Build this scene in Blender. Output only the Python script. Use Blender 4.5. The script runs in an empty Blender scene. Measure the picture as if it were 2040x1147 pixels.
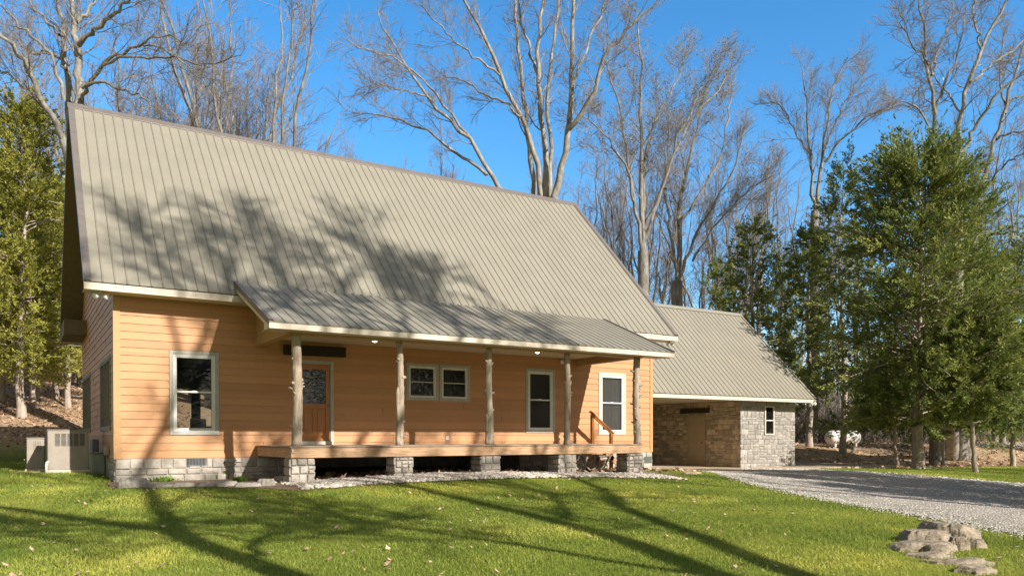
import bpy, math, random
import numpy as np
from mathutils import Matrix, Vector
rng = np.random.default_rng(7)
random.seed(7)
S = bpy.context.scene
R = math.radians
# ------------------------------------------------------------------ camera
CAM = np.array([-1.8991, -20.1816, 0.4501])
YAW, PITCH, ROLL, FPX, YH = 0.5626, -0.0072, -0.0017, 1561.9, 884.6
cy, sy = math.cos(YAW), math.sin(YAW)
_f = Vector((sy*math.cos(PITCH), cy*math.cos(PITCH), math.sin(PITCH)))
_u0 = Vector((-sy*math.sin(PITCH), -cy*math.sin(PITCH), math.cos(PITCH)))
_r0 = Vector((cy, -sy, 0))
_r = _r0*math.cos(ROLL) + _u0*math.sin(ROLL)
_u = -_r0*math.sin(ROLL) + _u0*math.cos(ROLL)
cd = bpy.data.cameras.new('camera'); cam = bpy.data.objects.new('camera', cd)
S.collection.objects.link(cam); S.camera = cam
m3 = Matrix((_r, _u, -_f)).transposed()
cam.matrix_world = Matrix.Translation(Vector(CAM)) @ m3.to_4x4()
cd.sensor_width = 36; cd.lens = FPX/2040*36; cd.shift_y = (YH-573.5)/2040
cd.clip_start = 0.1; cd.clip_end = 2000
# ------------------------------------------------------------------ light
SUN = Vector((0.30, -1.0, 0.635)).normalized()
EL = math.asin(SUN.z); AZ = math.atan2(SUN.x, SUN.y)
w = bpy.data.worlds.new('World'); S.world = w; w.use_nodes = True
nt = w.node_tree; bg = nt.nodes['Background']
sk = nt.nodes.new('ShaderNodeTexSky'); sk.sky_type = 'NISHITA'; sk.sun_disc = False
sk.sun_elevation = EL; sk.sun_rotation = AZ; sk.ozone_density = 3.0; sk.air_density = 1.0; sk.dust_density = 0.3
hs = nt.nodes.new('ShaderNodeHueSaturation'); hs.inputs['Saturation'].default_value = 1.30; hs.inputs['Hue'].default_value = .496
nt.links.new(sk.outputs[0], hs.inputs['Color'])
# pale half-sky added behind the view to warm the shade; the rest clear blue
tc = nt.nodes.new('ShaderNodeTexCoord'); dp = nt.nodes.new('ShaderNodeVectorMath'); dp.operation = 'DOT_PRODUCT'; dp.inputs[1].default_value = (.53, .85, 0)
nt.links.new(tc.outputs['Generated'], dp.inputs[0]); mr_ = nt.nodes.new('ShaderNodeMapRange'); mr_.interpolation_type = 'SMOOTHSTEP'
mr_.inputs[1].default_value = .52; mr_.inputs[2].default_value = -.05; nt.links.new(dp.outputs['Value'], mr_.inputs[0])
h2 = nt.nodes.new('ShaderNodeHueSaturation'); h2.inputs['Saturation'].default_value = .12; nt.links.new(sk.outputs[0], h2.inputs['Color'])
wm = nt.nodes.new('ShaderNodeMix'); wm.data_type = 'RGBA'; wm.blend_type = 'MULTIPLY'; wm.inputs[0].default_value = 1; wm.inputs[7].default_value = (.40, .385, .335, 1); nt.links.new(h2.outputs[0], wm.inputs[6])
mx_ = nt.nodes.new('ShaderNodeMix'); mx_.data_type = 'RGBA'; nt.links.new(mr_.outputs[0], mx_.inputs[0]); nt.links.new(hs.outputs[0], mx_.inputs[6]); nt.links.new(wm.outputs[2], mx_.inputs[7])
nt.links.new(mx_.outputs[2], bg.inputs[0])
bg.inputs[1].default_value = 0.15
sl = bpy.data.lights.new('sun', 'SUN'); sl.energy = 5.0; sl.angle = R(0.5); sl.color = (1.0, 0.925, 0.83)
so = bpy.data.objects.new('sun', sl); S.collection.objects.link(so)
so.rotation_euler = SUN.to_track_quat('Z', 'Y').to_euler()
S.view_settings.view_transform = 'Standard'; S.view_settings.look = 'None'
S.view_settings.exposure = 0.74; S.view_settings.gamma = 1.0
S.cycles.max_bounces = 8; S.cycles.transparent_max_bounces = 12

# ------------------------------------------------------------------ helpers
ORG = {}
def link(o): S.collection.objects.link(o)
def tag(o, label=None, cat=None, group=None, kind=None):
    if label: o['label'] = label
    if cat: o['category'] = cat
    if group: o['group'] = group
    if kind: o['kind'] = kind
    return o
def thing(name, loc, label, cat, group=None):
    o = bpy.data.objects.new(name, None); link(o); o.location = loc; o.empty_display_size = .1
    ORG[o.name] = np.array(loc, float); return tag(o, label, cat, group)

class MB:
    """collects faces in world coordinates and links them as ONE mesh"""
    def __init__(s): s.v = []; s.f = []; s.t = []; s.n = 0; s.smooth = False
    def add(s, vs, fs, tint=.5):
        vs = np.asarray(vs, float).reshape(-1, 3); s.v.append(vs)
        fs = [tuple(i+s.n for i in f) for f in fs]
        s.f += fs; s.n += len(vs)
        s.t += [tint]*len(fs) if np.isscalar(tint) else list(tint); return s
    def quad(s, a, b, c, d, tint=.5): return s.add([a, b, c, d], [(0, 1, 2, 3)], tint)
    def box(s, x0, x1, y0, y1, z0, z1, tint=.5):
        v = [(x, y, z) for z in (z0, z1) for y in (y0, y1) for x in (x0, x1)]
        return s.add(v, [(0,2,3,1),(4,5,7,6),(0,1,5,4),(2,6,7,3),(0,4,6,2),(1,3,7,5)], tint)
    def bev(s, x0, x1, y0, y1, z0, z1, b=.01, tint=.5):
        vs = []; X = (x0, x1); Y = (y0, y1); Z = (z0, z1)
        idx = {}
        for i in (0, 1):
            for j in (0, 1):
                for k in (0, 1):
                    sx, sy_, sz = (1, -1)[i], (1, -1)[j], (1, -1)[k]
                    for a in range(3):
                        p = [X[i]+sx*b, Y[j]+sy_*b, Z[k]+sz*b]; p[a] = (X[i], Y[j], Z[k])[a]
                        idx[i, j, k, a] = len(vs); vs.append(p)
        fs = []
        for a in range(3):
            o = [q for q in range(3) if q != a]
            for e in (0, 1):
                def K(m, n):
                    q = [0]*3; q[a] = e; q[o[0]] = m; q[o[1]] = n; return idx[q[0], q[1], q[2], a]
                fs.append((K(0, 0), K(1, 0), K(1, 1), K(0, 1)))
        for a in range(3):
            o = [q for q in range(3) if q != a]
            for m in (0, 1):
                for n in (0, 1):
                    def K2(e, ax):
                        q = [0]*3; q[a] = e; q[o[0]] = m; q[o[1]] = n; return idx[q[0], q[1], q[2], ax]
                    fs.append((K2(0, o[0]), K2(1, o[0]), K2(1, o[1]), K2(0, o[1])))
        for i in (0, 1):
            for j in (0, 1):
                for k in (0, 1): fs.append((idx[i, j, k, 0], idx[i, j, k, 1], idx[i, j, k, 2]))
        return s.add(vs, fs, tint)
    def obox(s, c, ax, ay, az, tint=.5):
        c, ax, ay, az = map(lambda q: np.array(q, float), (c, ax, ay, az))
        v = [c+i*ax+j*ay+k*az for k in (-1, 1) for j in (-1, 1) for i in (-1, 1)]
        return s.add(v, [(0,2,3,1),(4,5,7,6),(0,1,5,4),(2,6,7,3),(0,4,6,2),(1,3,7,5)], tint)
    def tube(s, pts, rad, sides=8, tint=.5, cap=True):
        P = np.asarray(pts, float)[None]; Rr = np.broadcast_to(np.asarray(rad, float), (P.shape[1],))[None]
        V, F = tubes_np(P, Rr, sides)
        F = [tuple(f) for f in F]
        if cap:
            n = P.shape[1]; F += [tuple(range(sides))[::-1], tuple(range((n-1)*sides, n*sides))]
        return s.add(V, F, tint)
    def lathe(s, prof, c, axis='z', seg=20, tint=.5):
        c = np.array(c, float); vs = []; fs = []
        for r_, h in prof:
            for k in range(seg):
                a = 2*math.pi*k/seg; p = [r_*math.cos(a), r_*math.sin(a), h]
                if axis == 'x': p = [h, p[0], p[1]]
                if axis == 'y': p = [p[0], h, p[1]]
                vs.append(c+p)
        for i in range(len(prof)-1):
            for k in range(seg):
                k2 = (k+1) % seg; fs.append((i*seg+k, i*seg+k2, (i+1)*seg+k2, (i+1)*seg+k))
        return s.add(vs, fs, tint)
    def build(s, name, m, parent=None, smooth=False):
        V = np.concatenate(s.v) if s.v else np.zeros((0, 3))
        root = parent
        while root is not None and root.parent is not None: root = root.parent
        if root is not None: V = V - ORG[root.name]
        me = bpy.data.meshes.new(name); me.from_pydata(V.tolist(), [], s.f)
        at = me.attributes.new('tint', 'FLOAT', 'FACE'); at.data.foreach_set('value', np.array(s.t, np.float32))
        if smooth: me.polygons.foreach_set('use_smooth', [True]*len(me.polygons))
        me.materials.append(m); me.update()
        o = bpy.data.objects.new(name, me); link(o)
        if parent is not None: o.parent = parent
        return o

def fast_mesh(name, V, F, m, tint=None, smooth=False):
    """V (n,3), F (k,3|4) arrays -> mesh datablock"""
    me = bpy.data.meshes.new(name); k = F.shape[1]
    me.vertices.add(len(V)); me.vertices.foreach_set('co', V.astype(np.float32).ravel())
    me.loops.add(F.size); me.loops.foreach_set('vertex_index', F.astype(np.int32).ravel())
    me.polygons.add(len(F)); me.polygons.foreach_set('loop_start', np.arange(0, F.size, k, dtype=np.int32))
    me.polygons.foreach_set('loop_total', np.full(len(F), k, dtype=np.int32))
    if smooth: me.polygons.foreach_set('use_smooth', np.ones(len(F), dtype=bool))
    me.update(calc_edges=True)
    if tint is not None:
        at = me.attributes.new('tint', 'FLOAT', 'FACE'); at.data.foreach_set('value', tint.astype(np.float32))
    me.materials.append(m); return me
def obj(name, me, parent=None, loc=None):
    o = bpy.data.objects.new(name, me); link(o)
    if parent is not None: o.parent = parent
    if loc is not None: o.location = loc
    return o

def tubes_np(P, Rr, sides):
    """P (k,n,3) polylines, Rr (k,n) radii"""
    k, n, _ = P.shape
    T = np.gradient(P, axis=1); T /= np.linalg.norm(T, axis=2, keepdims=True)+1e-9
    mean = P[:, -1]-P[:, 0]; mean /= np.linalg.norm(mean, axis=1, keepdims=True)+1e-9
    ref = np.where(np.abs(mean[:, 2:3]) > .8, np.array([[1., 0, 0]]), np.array([[0, 0, 1.]]))[:, None, :]
    A = np.cross(T, np.broadcast_to(ref, T.shape)); A /= np.linalg.norm(A, axis=2, keepdims=True)+1e-9
    B = np.cross(T, A)
    a = np.arange(sides)*2*math.pi/sides
    V = P[:, :, None, :] + Rr[:, :, None, None]*(A[:, :, None, :]*np.cos(a)[None, None, :, None] + B[:, :, None, :]*np.sin(a)[None, None, :, None])
    i = np.arange(n-1)[:, None]; j = np.arange(sides)[None]; j2 = (j+1) % sides
    f = np.stack([i*sides+j, i*sides+j2, (i+1)*sides+j2, (i+1)*sides+j], -1).reshape(-1, 4)
    F = (f[None]+(np.arange(k)*n*sides)[:, None, None]).reshape(-1, 4)
    return V.reshape(-1, 3), F

# ------------------------------------------------------------------ materials
def nodes_of(name):
    m = bpy.data.materials.new(name); m.use_nodes = True
    n = m.node_tree.nodes; l = m.node_tree.links; return m, n, l, n['Principled BSDF']
def ramp(n, l, src, stops):
    r = n.new('ShaderNodeValToRGB'); e = r.color_ramp.elements
    e[0].position, e[0].color = stops[0][0], (*stops[0][1], 1)
    e[1].position, e[1].color = stops[-1][0], (*stops[-1][1], 1)
    for p, c in stops[1:-1]:
        q = e.new(p); q.color = (*c, 1)
    l.new(src, r.inputs[0]); return r
def noise(n, l, co, scale, detail=4, rough=.6, sc3=None, dist=0):
    t = n.new('ShaderNodeTexNoise'); t.inputs['Scale'].default_value = scale
    t.inputs['Detail'].default_value = detail; t.inputs['Roughness'].default_value = rough; t.inputs['Distortion'].default_value = dist
    if sc3:
        mp = n.new('ShaderNodeMapping'); mp.inputs['Scale'].default_value = sc3; l.new(co, mp.inputs[0]); co = mp.outputs[0]
    l.new(co, t.inputs['Vector']); return t
def coord(n): return n.new('ShaderNodeTexCoord').outputs['Object']
def mixc(n, l, f, a, b, mode='MIX'):
    x = n.new('ShaderNodeMix'); x.data_type = 'RGBA'; x.blend_type = mode
    for sock, v in ((x.inputs[0], f), (x.inputs[6], a), (x.inputs[7], b)):
        if isinstance(v, (int, float)): sock.default_value = v
        elif isinstance(v, tuple): sock.default_value = (*v, 1)
        else: l.new(v, sock)
    return x.outputs[2]
def bump(n, l, h, strength, dist, bs):
    b = n.new('ShaderNodeBump'); b.inputs['Strength'].default_value = strength; b.inputs['Distance'].default_value = dist
    l.new(h, b.inputs['Height']); l.new(b.outputs[0], bs.inputs['Normal'])
def mat(name, dark, light, scale=6, rough=.7, sc3=None, bmp=.2, bd=.01, tint=0, metal=0, detail=5, spec=None):
    m, n, l, bs = nodes_of(name); co = coord(n)
    t = noise(n, l, co, scale, detail, .65, sc3)
    c = ramp(n, l, t.outputs[0], [(.3, dark), (.7, light)]).outputs[0]
    if tint:
        a = n.new('ShaderNodeAttribute'); a.attribute_name = 'tint'
        mr = n.new('ShaderNodeMapRange'); mr.inputs[3].default_value = 1-tint; mr.inputs[4].default_value = 1+tint
        l.new(a.outputs['Fac'], mr.inputs[0])
        cx = n.new('ShaderNodeVectorMath'); cx.operation = 'SCALE'; l.new(c, cx.inputs[0]); l.new(mr.outputs[0], cx.inputs['Scale']); c = cx.outputs[0]
    l.new(c, bs.inputs['Base Color']); bs.inputs['Roughness'].default_value = rough; bs.inputs['Metallic'].default_value = metal
    if spec is not None: bs.inputs['Specular IOR Level'].default_value = spec
    if bmp: bump(n, l, t.outputs[0], bmp, bd, bs)
    return m
M = {}
M['siding'] = mat('siding', (.42,.212,.094), (.51,.265,.12), 9, .6, (.6,.6,14), .3, .004, .10)
M['siding_tan'] = mat('siding_tan', (.32,.20,.09), (.41,.26,.125), 9, .65, (.6,.6,14), .25, .004, .07)
M['trim'] = mat('white_trim', (.52,.455,.37), (.60,.53,.44), 3, .5, None, .05, .002)
M['soffit'] = mat('soffit_panel', (.50,.43,.33), (.58,.50,.39), 3, .6, None, .05, .002)
M['grey_trim'] = mat('grey_window_trim', (.33,.32,.285), (.41,.40,.355), 5, .5, None, .05, .002)
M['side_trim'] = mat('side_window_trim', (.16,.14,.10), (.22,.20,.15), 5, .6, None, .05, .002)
M['sash'] = mat('sash', (.62,.62,.58), (.70,.70,.66), 5, .45, None, 0)
M['brown_metal'] = mat('brown_metal_trim', (.16,.14,.125), (.20,.175,.155), 5, .45, None, .05, .002, 0, .2)
M['corner'] = mat('corner_board', (.45,.245,.108), (.53,.30,.135), 6, .6, (1,1,8), .1, .003)
M['stone'] = mat('split_stone', (.27,.245,.21), (.47,.43,.375), 5, .9, None, .9, .03, .20, detail=8)
M['edging'] = mat('edging_rock', (.20,.18,.15), (.44,.41,.365), 6, .95, None, 1.0, .03, .15, detail=9)
M['stone_bay'] = mat('weathered_split_stone', (.20,.185,.165), (.37,.345,.31), 4, .9, None, .9, .03, .22, detail=8)
M['stone_tan'] = mat('tan_split_stone', (.36,.285,.20), (.58,.475,.345), 5, .9, None, .9, .03, .30, detail=8)
M['mortar'] = mat('mortar', (.24,.215,.185), (.32,.29,.25), 14, .95, None, .5, .01)
M['deck'] = mat('deck_board', (.20,.15,.11), (.36,.28,.20), 5, .75, (1,14,4), .4, .004, .2)
M['rim'] = mat('rim_lumber', (.30,.165,.08), (.56,.365,.22), 3.6, .6, (1,1,9), .3, .004, .06)
M['rake_under'] = mat('shaded_soffit', (.12,.09,.05), (.155,.115,.065), 6, .8, None, .1, .004)  # darkened brown, so the colour itself holds the shade under rakes and return
M['stain'] = mat('stained_wood', (.26,.095,.020), (.42,.165,.035), 6, .35, (6,6,.8), .2, .003, .1)
M['beam'] = mat('dark_beam', (.012,.008,.006), (.045,.028,.018), 9, .85, (1,6,6), .9, .015)
M['post'] = mat('peeled_log', (.19,.145,.105), (.44,.36,.275), 7, .8, (3,3,.5), .6, .01)
M['black'] = mat('black', (.006,.006,.006), (.012,.012,.012), 5, .6)
M['concrete'] = mat('concrete_slab', (.36,.27,.19), (.46,.36,.26), 2.5, .9, None, .3, .005, detail=8)
M['whiteplastic'] = mat('white_plastic', (.70,.70,.68), (.78,.78,.76), 5, .35, None, 0)
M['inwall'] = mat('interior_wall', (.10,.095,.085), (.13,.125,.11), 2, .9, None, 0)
M['ac'] = mat('unit_shell', (.27,.235,.195), (.33,.29,.24), 4, .5, None, .05, .002)
M['ac_dark'] = mat('unit_louver', (.02,.02,.02), (.03,.03,.03), 4, .6, None, 0)
M['util'] = mat('utility_green', (.13,.16,.13), (.19,.22,.18), 5, .6, None, .1, .003)
M['meter'] = mat('meter_grey', (.12,.13,.15), (.17,.18,.20), 5, .5, None, .1, .003)
M['tank'] = mat('white_tank', (.62,.59,.55), (.76,.73,.69), 4, .4, None, .05, .003)
M['block'] = mat('cinder_block', (.36,.35,.33), (.48,.47,.44), 14, .95, None, .5, .01)
M['ledge'] = mat('ledge_rock', (.13,.10,.07), (.40,.34,.255), 4.5, .95, (1,1,2.5), 1.0, .05, .22, detail=9)
M['pebble'] = mat('river_pebble', (.34,.30,.25), (.56,.51,.45), 9, .8, None, .2, .01, .38)
M['gravelbits'] = mat('crushed_stone', (.36,.335,.305), (.62,.585,.54), 9, .9, None, .2, .01, .35)
M['dry_leaf'] = mat('dry_leaf', (.34,.20,.12), (.58,.42,.30), 9, .8, None, 0, .01, .3)
M['weed'] = mat('weed_leaf', (.10,.20,.02), (.17,.30,.04), 9, .6, None, 0, .01, .3)
M['garage_door'] = mat('garage_door_paint', (.36,.28,.185), (.42,.33,.22), 3, .6, None, .05, .002)
M['curtain'] = mat('curtain', (.30,.29,.28), (.42,.40,.38), 5, .9, (14,14,.3), .5, .02)

def roofmat(name, c1, c2):
    m, n, l, bs = nodes_of(name); co = coord(n)
    t = noise(n, l, co, 1.2, 5, .6, (1, 1, .35)); t2 = noise(n, l, co, 14, 3, .6, (3, .35, .35))
    c = ramp(n, l, t.outputs[0], [(.3, c1), (.7, c2)]).outputs[0]
    c = mixc(n, l, .10, c, ramp(n, l, t2.outputs[0], [(.35, (.3,.3,.3)), (.65, (1,1,1))]).outputs[0], 'MULTIPLY')
    l.new(c, bs.inputs['Base Color']); bs.inputs['Roughness'].default_value = .48; bs.inputs['Specular IOR Level'].default_value = .35
    bump(n, l, t.outputs[0], .08, .02, bs); return m
M['roof'] = roofmat('ribbed_metal_roof', (.243,.228,.182), (.272,.256,.205))
M['rib'] = roofmat('roof_rib', (.215,.195,.16), (.245,.222,.182))

def barkmat(name, d, c, li, blotch=None):
    m, n, l, bs = nodes_of(name); co = coord(n)
    t = noise(n, l, co, 7, 6, .7, (1, 1, .3)); c0 = ramp(n, l, t.outputs[0], [(.3, d), (.52, c), (.72, li)]).outputs[0]
    if blotch:
        t2 = noise(n, l, co, 1.6, 4, .6); k = ramp(n, l, t2.outputs[0], [(.48, (0,0,0)), (.56, (1,1,1))]).outputs[0]
        c0 = mixc(n, l, k, c0, blotch)
    l.new(c0, bs.inputs['Base Color']); bs.inputs['Roughness'].default_value = .9
    bump(n, l, t.outputs[0], .8, .03, bs); return m
M['bark'] = barkmat('bark', (.10,.092,.082), (.22,.205,.18), (.39,.37,.335))
M['bark_pale'] = barkmat('pale_bark', (.11,.10,.085), (.27,.25,.215), (.46,.43,.39))
M['bark_dark'] = barkmat('dark_bark', (.055,.045,.035), (.11,.09,.07), (.19,.16,.13))
M['bark_cedar'] = barkmat('cedar_bark', (.20,.155,.12), (.36,.30,.245), (.50,.44,.38))
M['twig'] = mat('twig', (.17,.145,.12), (.28,.24,.20), 3, .9, None, 0)
M['twig_grey'] = mat('grey_twig', (.19,.165,.15), (.31,.275,.25), 3, .9, None, 0)

def leafmat(name, a, b, c, trans=.25, sc=.8):
    m, n, l, bs = nodes_of(name); co = coord(n)
    at = n.new('ShaderNodeAttribute'); at.attribute_name = 'tint'
    t = noise(n, l, co, sc, 3, .6)
    ad = n.new('ShaderNodeMath'); ad.operation = 'ADD'; l.new(at.outputs['Fac'], ad.inputs[0]); l.new(t.outputs[0], ad.inputs[1])
    hf = n.new('ShaderNodeMath'); hf.operation = 'MULTIPLY'; hf.inputs[1].default_value = .5; l.new(ad.outputs[0], hf.inputs[0])
    cr = ramp(n, l, hf.outputs[0], [(.25, a), (.5, b), (.75, c)]).outputs[0]
    l.new(cr, bs.inputs['Base Color']); bs.inputs['Roughness'].default_value = .7; bs.inputs['Specular IOR Level'].default_value = .25
    tr = n.new('ShaderNodeBsdfTranslucent'); l.new(cr, tr.inputs[0])
    mx = n.new('ShaderNodeMixShader'); mx.inputs[0].default_value = trans
    l.new(bs.outputs[0], mx.inputs[1]); l.new(tr.outputs[0], mx.inputs[2]); l.new(mx.outputs[0], n['Material Output'].inputs[0])
    return m
M['cedar'] = leafmat('cedar_spray', (.065,.100,.032), (.185,.230,.060), (.38,.39,.11))
M['cedar_left'] = leafmat('yellow_cedar_spray', (.13,.14,.03), (.31,.315,.06), (.48,.45,.11))
M['grass'] = leafmat('grass_blade', (.15,.215,.036), (.33,.385,.075), (.58,.55,.12), .42, .45)
M['bud'] = leafmat('spring_bud', (.16,.16,.05), (.24,.23,.08), (.32,.29,.12), .4)

def glassmat(name, wav, tintc, ior=1.5, wsc=2.2, screen=0):
    m, n, l, bs = nodes_of(name); co = coord(n)
    t = noise(n, l, co, wsc, 2, .5, (1,1,2.2), 1.2)
    b = n.new('ShaderNodeBump'); b.inputs['Strength'].default_value = wav; b.inputs['Distance'].default_value = .02; l.new(t.outputs[0], b.inputs['Height'])
    g = n.new('ShaderNodeBsdfGlossy'); g.inputs['Roughness'].default_value = .01; l.new(b.outputs[0], g.inputs['Normal'])
    tr = n.new('ShaderNodeBsdfTransparent'); tr.inputs[0].default_value = (*tintc, 1)
    fr = n.new('ShaderNodeFresnel'); fr.inputs[0].default_value = ior; l.new(b.outputs[0], fr.inputs['Normal'])
    mx = n.new('ShaderNodeMixShader'); l.new(fr.outputs[0], mx.inputs[0]); l.new(tr.outputs[0], mx.inputs[1]); l.new(g.outputs[0], mx.inputs[2])
    fin = mx.outputs[0]
    if screen:
        df = n.new('ShaderNodeBsdfDiffuse'); df.inputs[0].default_value = (.10, .10, .095, 1); m2 = n.new('ShaderNodeMixShader'); m2.inputs[0].default_value = screen
        l.new(fin, m2.inputs[1]); l.new(df.outputs[0], m2.inputs[2]); fin = m2.outputs[0]
    l.new(fin, n['Material Output'].inputs[0]); return m
M['glass'] = glassmat('window_glass', .12, (.50,.52,.51), 1.65)
M['glass_wavy'] = glassmat('wavy_glass', .7, (.20,.22,.21), 1.75, 5)
M['glass_screen'] = glassmat('screened_glass', .1, (.38,.37,.36), 1.5, 2.2, .35)
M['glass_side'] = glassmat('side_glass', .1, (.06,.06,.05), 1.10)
m, n, l, bs = nodes_of('lamp_glow'); bs.inputs['Emission Color'].default_value = (1,.82,.5,1); bs.inputs['Emission Strength'].default_value = 8
M['lamp'] = m

# ------------------------------------------------------------------ ground shape
def sstep(x, a, b):
    t = np.clip((x-a)/(b-a), 0, 1); return t*t*(3-2*t)
def gz(x, y):
    x = np.asarray(x, float); y = np.asarray(y, float)
    z = -.56 + .12*np.exp(-((x-7.5)/3.2)**2)*sstep(y, -7, -3.4) - .15*sstep(x, 14.5, 20) - .13*sstep(x, 23.5, 29)*(1-sstep(y, 0, 6))
    z = z + .16*sstep(y, -.6, 1.8)*(1-sstep(x, -.6, .6))
    z = z - .043*np.maximum(-3.9-y, 0) - .02*np.maximum(-3.9-y, 0)*sstep(x, 14, 24)
    bl = np.maximum(y-11, 0); left = 1-sstep(x, 12, 34)
    z = z + left*(.17*bl*sstep(y, 10, 17) + .004*np.maximum(y-30, 0)**1.3)
    right = sstep(x, 26, 35)
    yb = 1.0
    z = z + right*(.82*sstep(y, yb+.5, 9) + .012*np.maximum(y-9, 0))*(1)
    z = z + .025*np.sin(x*.9+1.3*np.sin(y*.5))*np.sin(y*.7+.4) * sstep(np.abs(y+1)+np.maximum(x-17, 0), 4, 8)
    return z
def G(x, y): return float(gz(x, y))
def ray(u, v):
    r_ = (u-1020)/FPX; uu = -(v-YH)/FPX
    d = np.array(_f)+np.array(_r)*r_+np.array(_u)*uu
    return d
def at(u, v, d): return CAM+ray(u, v)*d
def ground_at(u, v):
    d = ray(u, v); t = 3.0; st = .05
    while t < 150:
        p = CAM+d*t
        if p[2] < G(p[0], p[1]): return p
        t += st*(1+t*.02)
    return CAM+d*150
# ------------------------------------------------------------------ house
house = thing('farmhouse', (0, 0, -.56), 'tan lap-sided house with a steep ribbed metal roof and a log-post porch', 'house')
L, D = 16.5, 10.47
ZE, OE, OL, ORR, YR, ZR = 3.942, .589, .65, .65, 5.236, 9.903
SL = (ZR-ZE)/(YR+OE)

def lap(mb, fn, urange, z0, z1, openings, row=.185, rs=3):
    rg = random.Random(rs); z = z0
    while z < z1-1e-6:
        zt = min(z+row, z1)
        cuts = sorted({z, zt} | {q for o in openings for q in o[2:4] if z < q < zt})
        joints = []
        for a, b in zip(cuts[:-1], cuts[1:]):
            ua, ub = urange(a); uc, ud = urange(b)
            segs = [(ua, ub, uc, ud)]
            for o in openings:
                if o[2] < b-1e-6 and o[3] > a+1e-6:
                    ns = []
                    for s in segs:
                        if o[0] > s[0] and o[1] < s[1]: ns += [(s[0], o[0], s[2], o[0]), (o[1], s[1], o[1], s[3])]
                        else: ns.append(s)
                    segs = ns
            oa = .016*(1-(a-z)/row); ob = .016*(1-(b-z)/row)
            for s in segs:
                if s[1]-s[0] < .01 and s[3]-s[2] < .01: continue
                t = rg.random(); wdt = s[1]-s[0]
                if wdt > 2.2 and abs(s[0]-s[2]) < .02 and a == z:
                    jx = rg.uniform(s[0]+.6, s[1]-.6); mb.box(*[min(q) if k % 2 == 0 else max(q) for k, q in enumerate(zip(*[[p[0], p[0], p[1], p[1], p[2], p[2]] for p in (fn(jx-.0025, a+.004, oa+.0012), fn(jx+.0025, b-.006, 0))]))], 0)
                mb.quad(fn(s[0], a, oa), fn(s[1], a, oa), fn(s[3], b, ob), fn(s[2], b, ob), t)
                if a == z: mb.quad(fn(s[0], a, -.004), fn(s[1], a, -.004), fn(s[1], a, oa), fn(s[0], a, oa), t)
        z = zt
def plane(mb, fn, u0, u1, z0, z1, openings, off=0):
    us = sorted({u0, u1} | {q for o in openings for q in o[:2]}); zs = sorted({z0, z1} | {q for o in openings for q in o[2:4]})
    for a, b in zip(us[:-1], us[1:]):
        for c, d in zip(zs[:-1], zs[1:]):
            if any(o[0] < (a+b)/2 < o[1] and o[2] < (c+d)/2 < o[3] for o in openings): continue
            mb.quad(fn(a, c, off), fn(b, c, off), fn(b, d, off), fn(a, d, off))
def ashlar(mb, fn, u0, u1, z0, z1, openings=(), rows=(.13, .2), wid=(.2, .48), gap=.006, rs=1, ztop=None, proud=(.015, .04), split=.3):
    rg = random.Random(rs); z = z0
    def stone(a, b, c, d):
        for o in openings:
            if a < o[1] and b > o[0] and c < o[3] and d > o[2]:
                # clip round the opening
                out = []
                if a < o[0]-.03: out.append((a, o[0], c, d))
                if b > o[1]+.03: out.append((o[1], b, c, d))
                mid = (max(a, o[0]), min(b, o[1]))
                if c < o[2]-.02: out.append((*mid, c, o[2]))
                if d > o[3]+.02: out.append((*mid, o[3], d))
                for q in out: stone(*q)
                return
        if b-a < .02 or d-c < .02: return
        if ztop and d > ztop((a+b)/2): return
        a += gap; b -= gap; c += gap; d -= gap; p = rg.uniform(*proud); i = min(.018, (d-c)*.2, (b-a)*.2)
        j = lambda: rg.uniform(-.006, .006)
        base = [fn(a, c, 0), fn(b, c, 0), fn(b, d, 0), fn(a, d, 0)]
        top = [fn(a+i+j(), c+i+j(), p+j()), fn(b-i+j(), c+i+j(), p+j()), fn(b-i+j(), d-i+j(), p+j()), fn(a+i+j(), d-i+j(), p+j())]
        mid = fn((a+b)/2+j()*3, (c+d)/2+j(), p+.008+j())
        mb.add(base+top+[mid], [(0,1,5,4),(1,2,6,5),(2,3,7,6),(3,0,4,7),(4,5,8),(5,6,8),(6,7,8),(7,4,8)], rg.random())
    while z < z1-.02:
        h = rg.uniform(*rows); zt = z+h
        if z1-zt < rows[0]*.6: zt = z1
        u = u0-rg.random()*.2
        while u < u1-.01:
            wd = rg.uniform(*wid); ue = u+wd
            if u1-ue < wid[0]*.5: ue = u1
            a, b = max(u, u0), min(ue, u1)
            if rg.random() < split and (zt-z) > .15 and b-a > .12:
                zm = z+(zt-z)*rg.uniform(.4, .6)
                um = a+(b-a)*rg.uniform(.4, .6)
                stone(a, b if rg.random() < .5 else um, z, zm); stone(a, b, zm, zt)
                if mb.f and rg.random() < .0: pass
            else: stone(a, b, z, zt)
            u = ue
        z = zt
front = lambda u, z, o: (u, -o, z)
left = lambda u, z, o: (-o, u, z)
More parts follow.
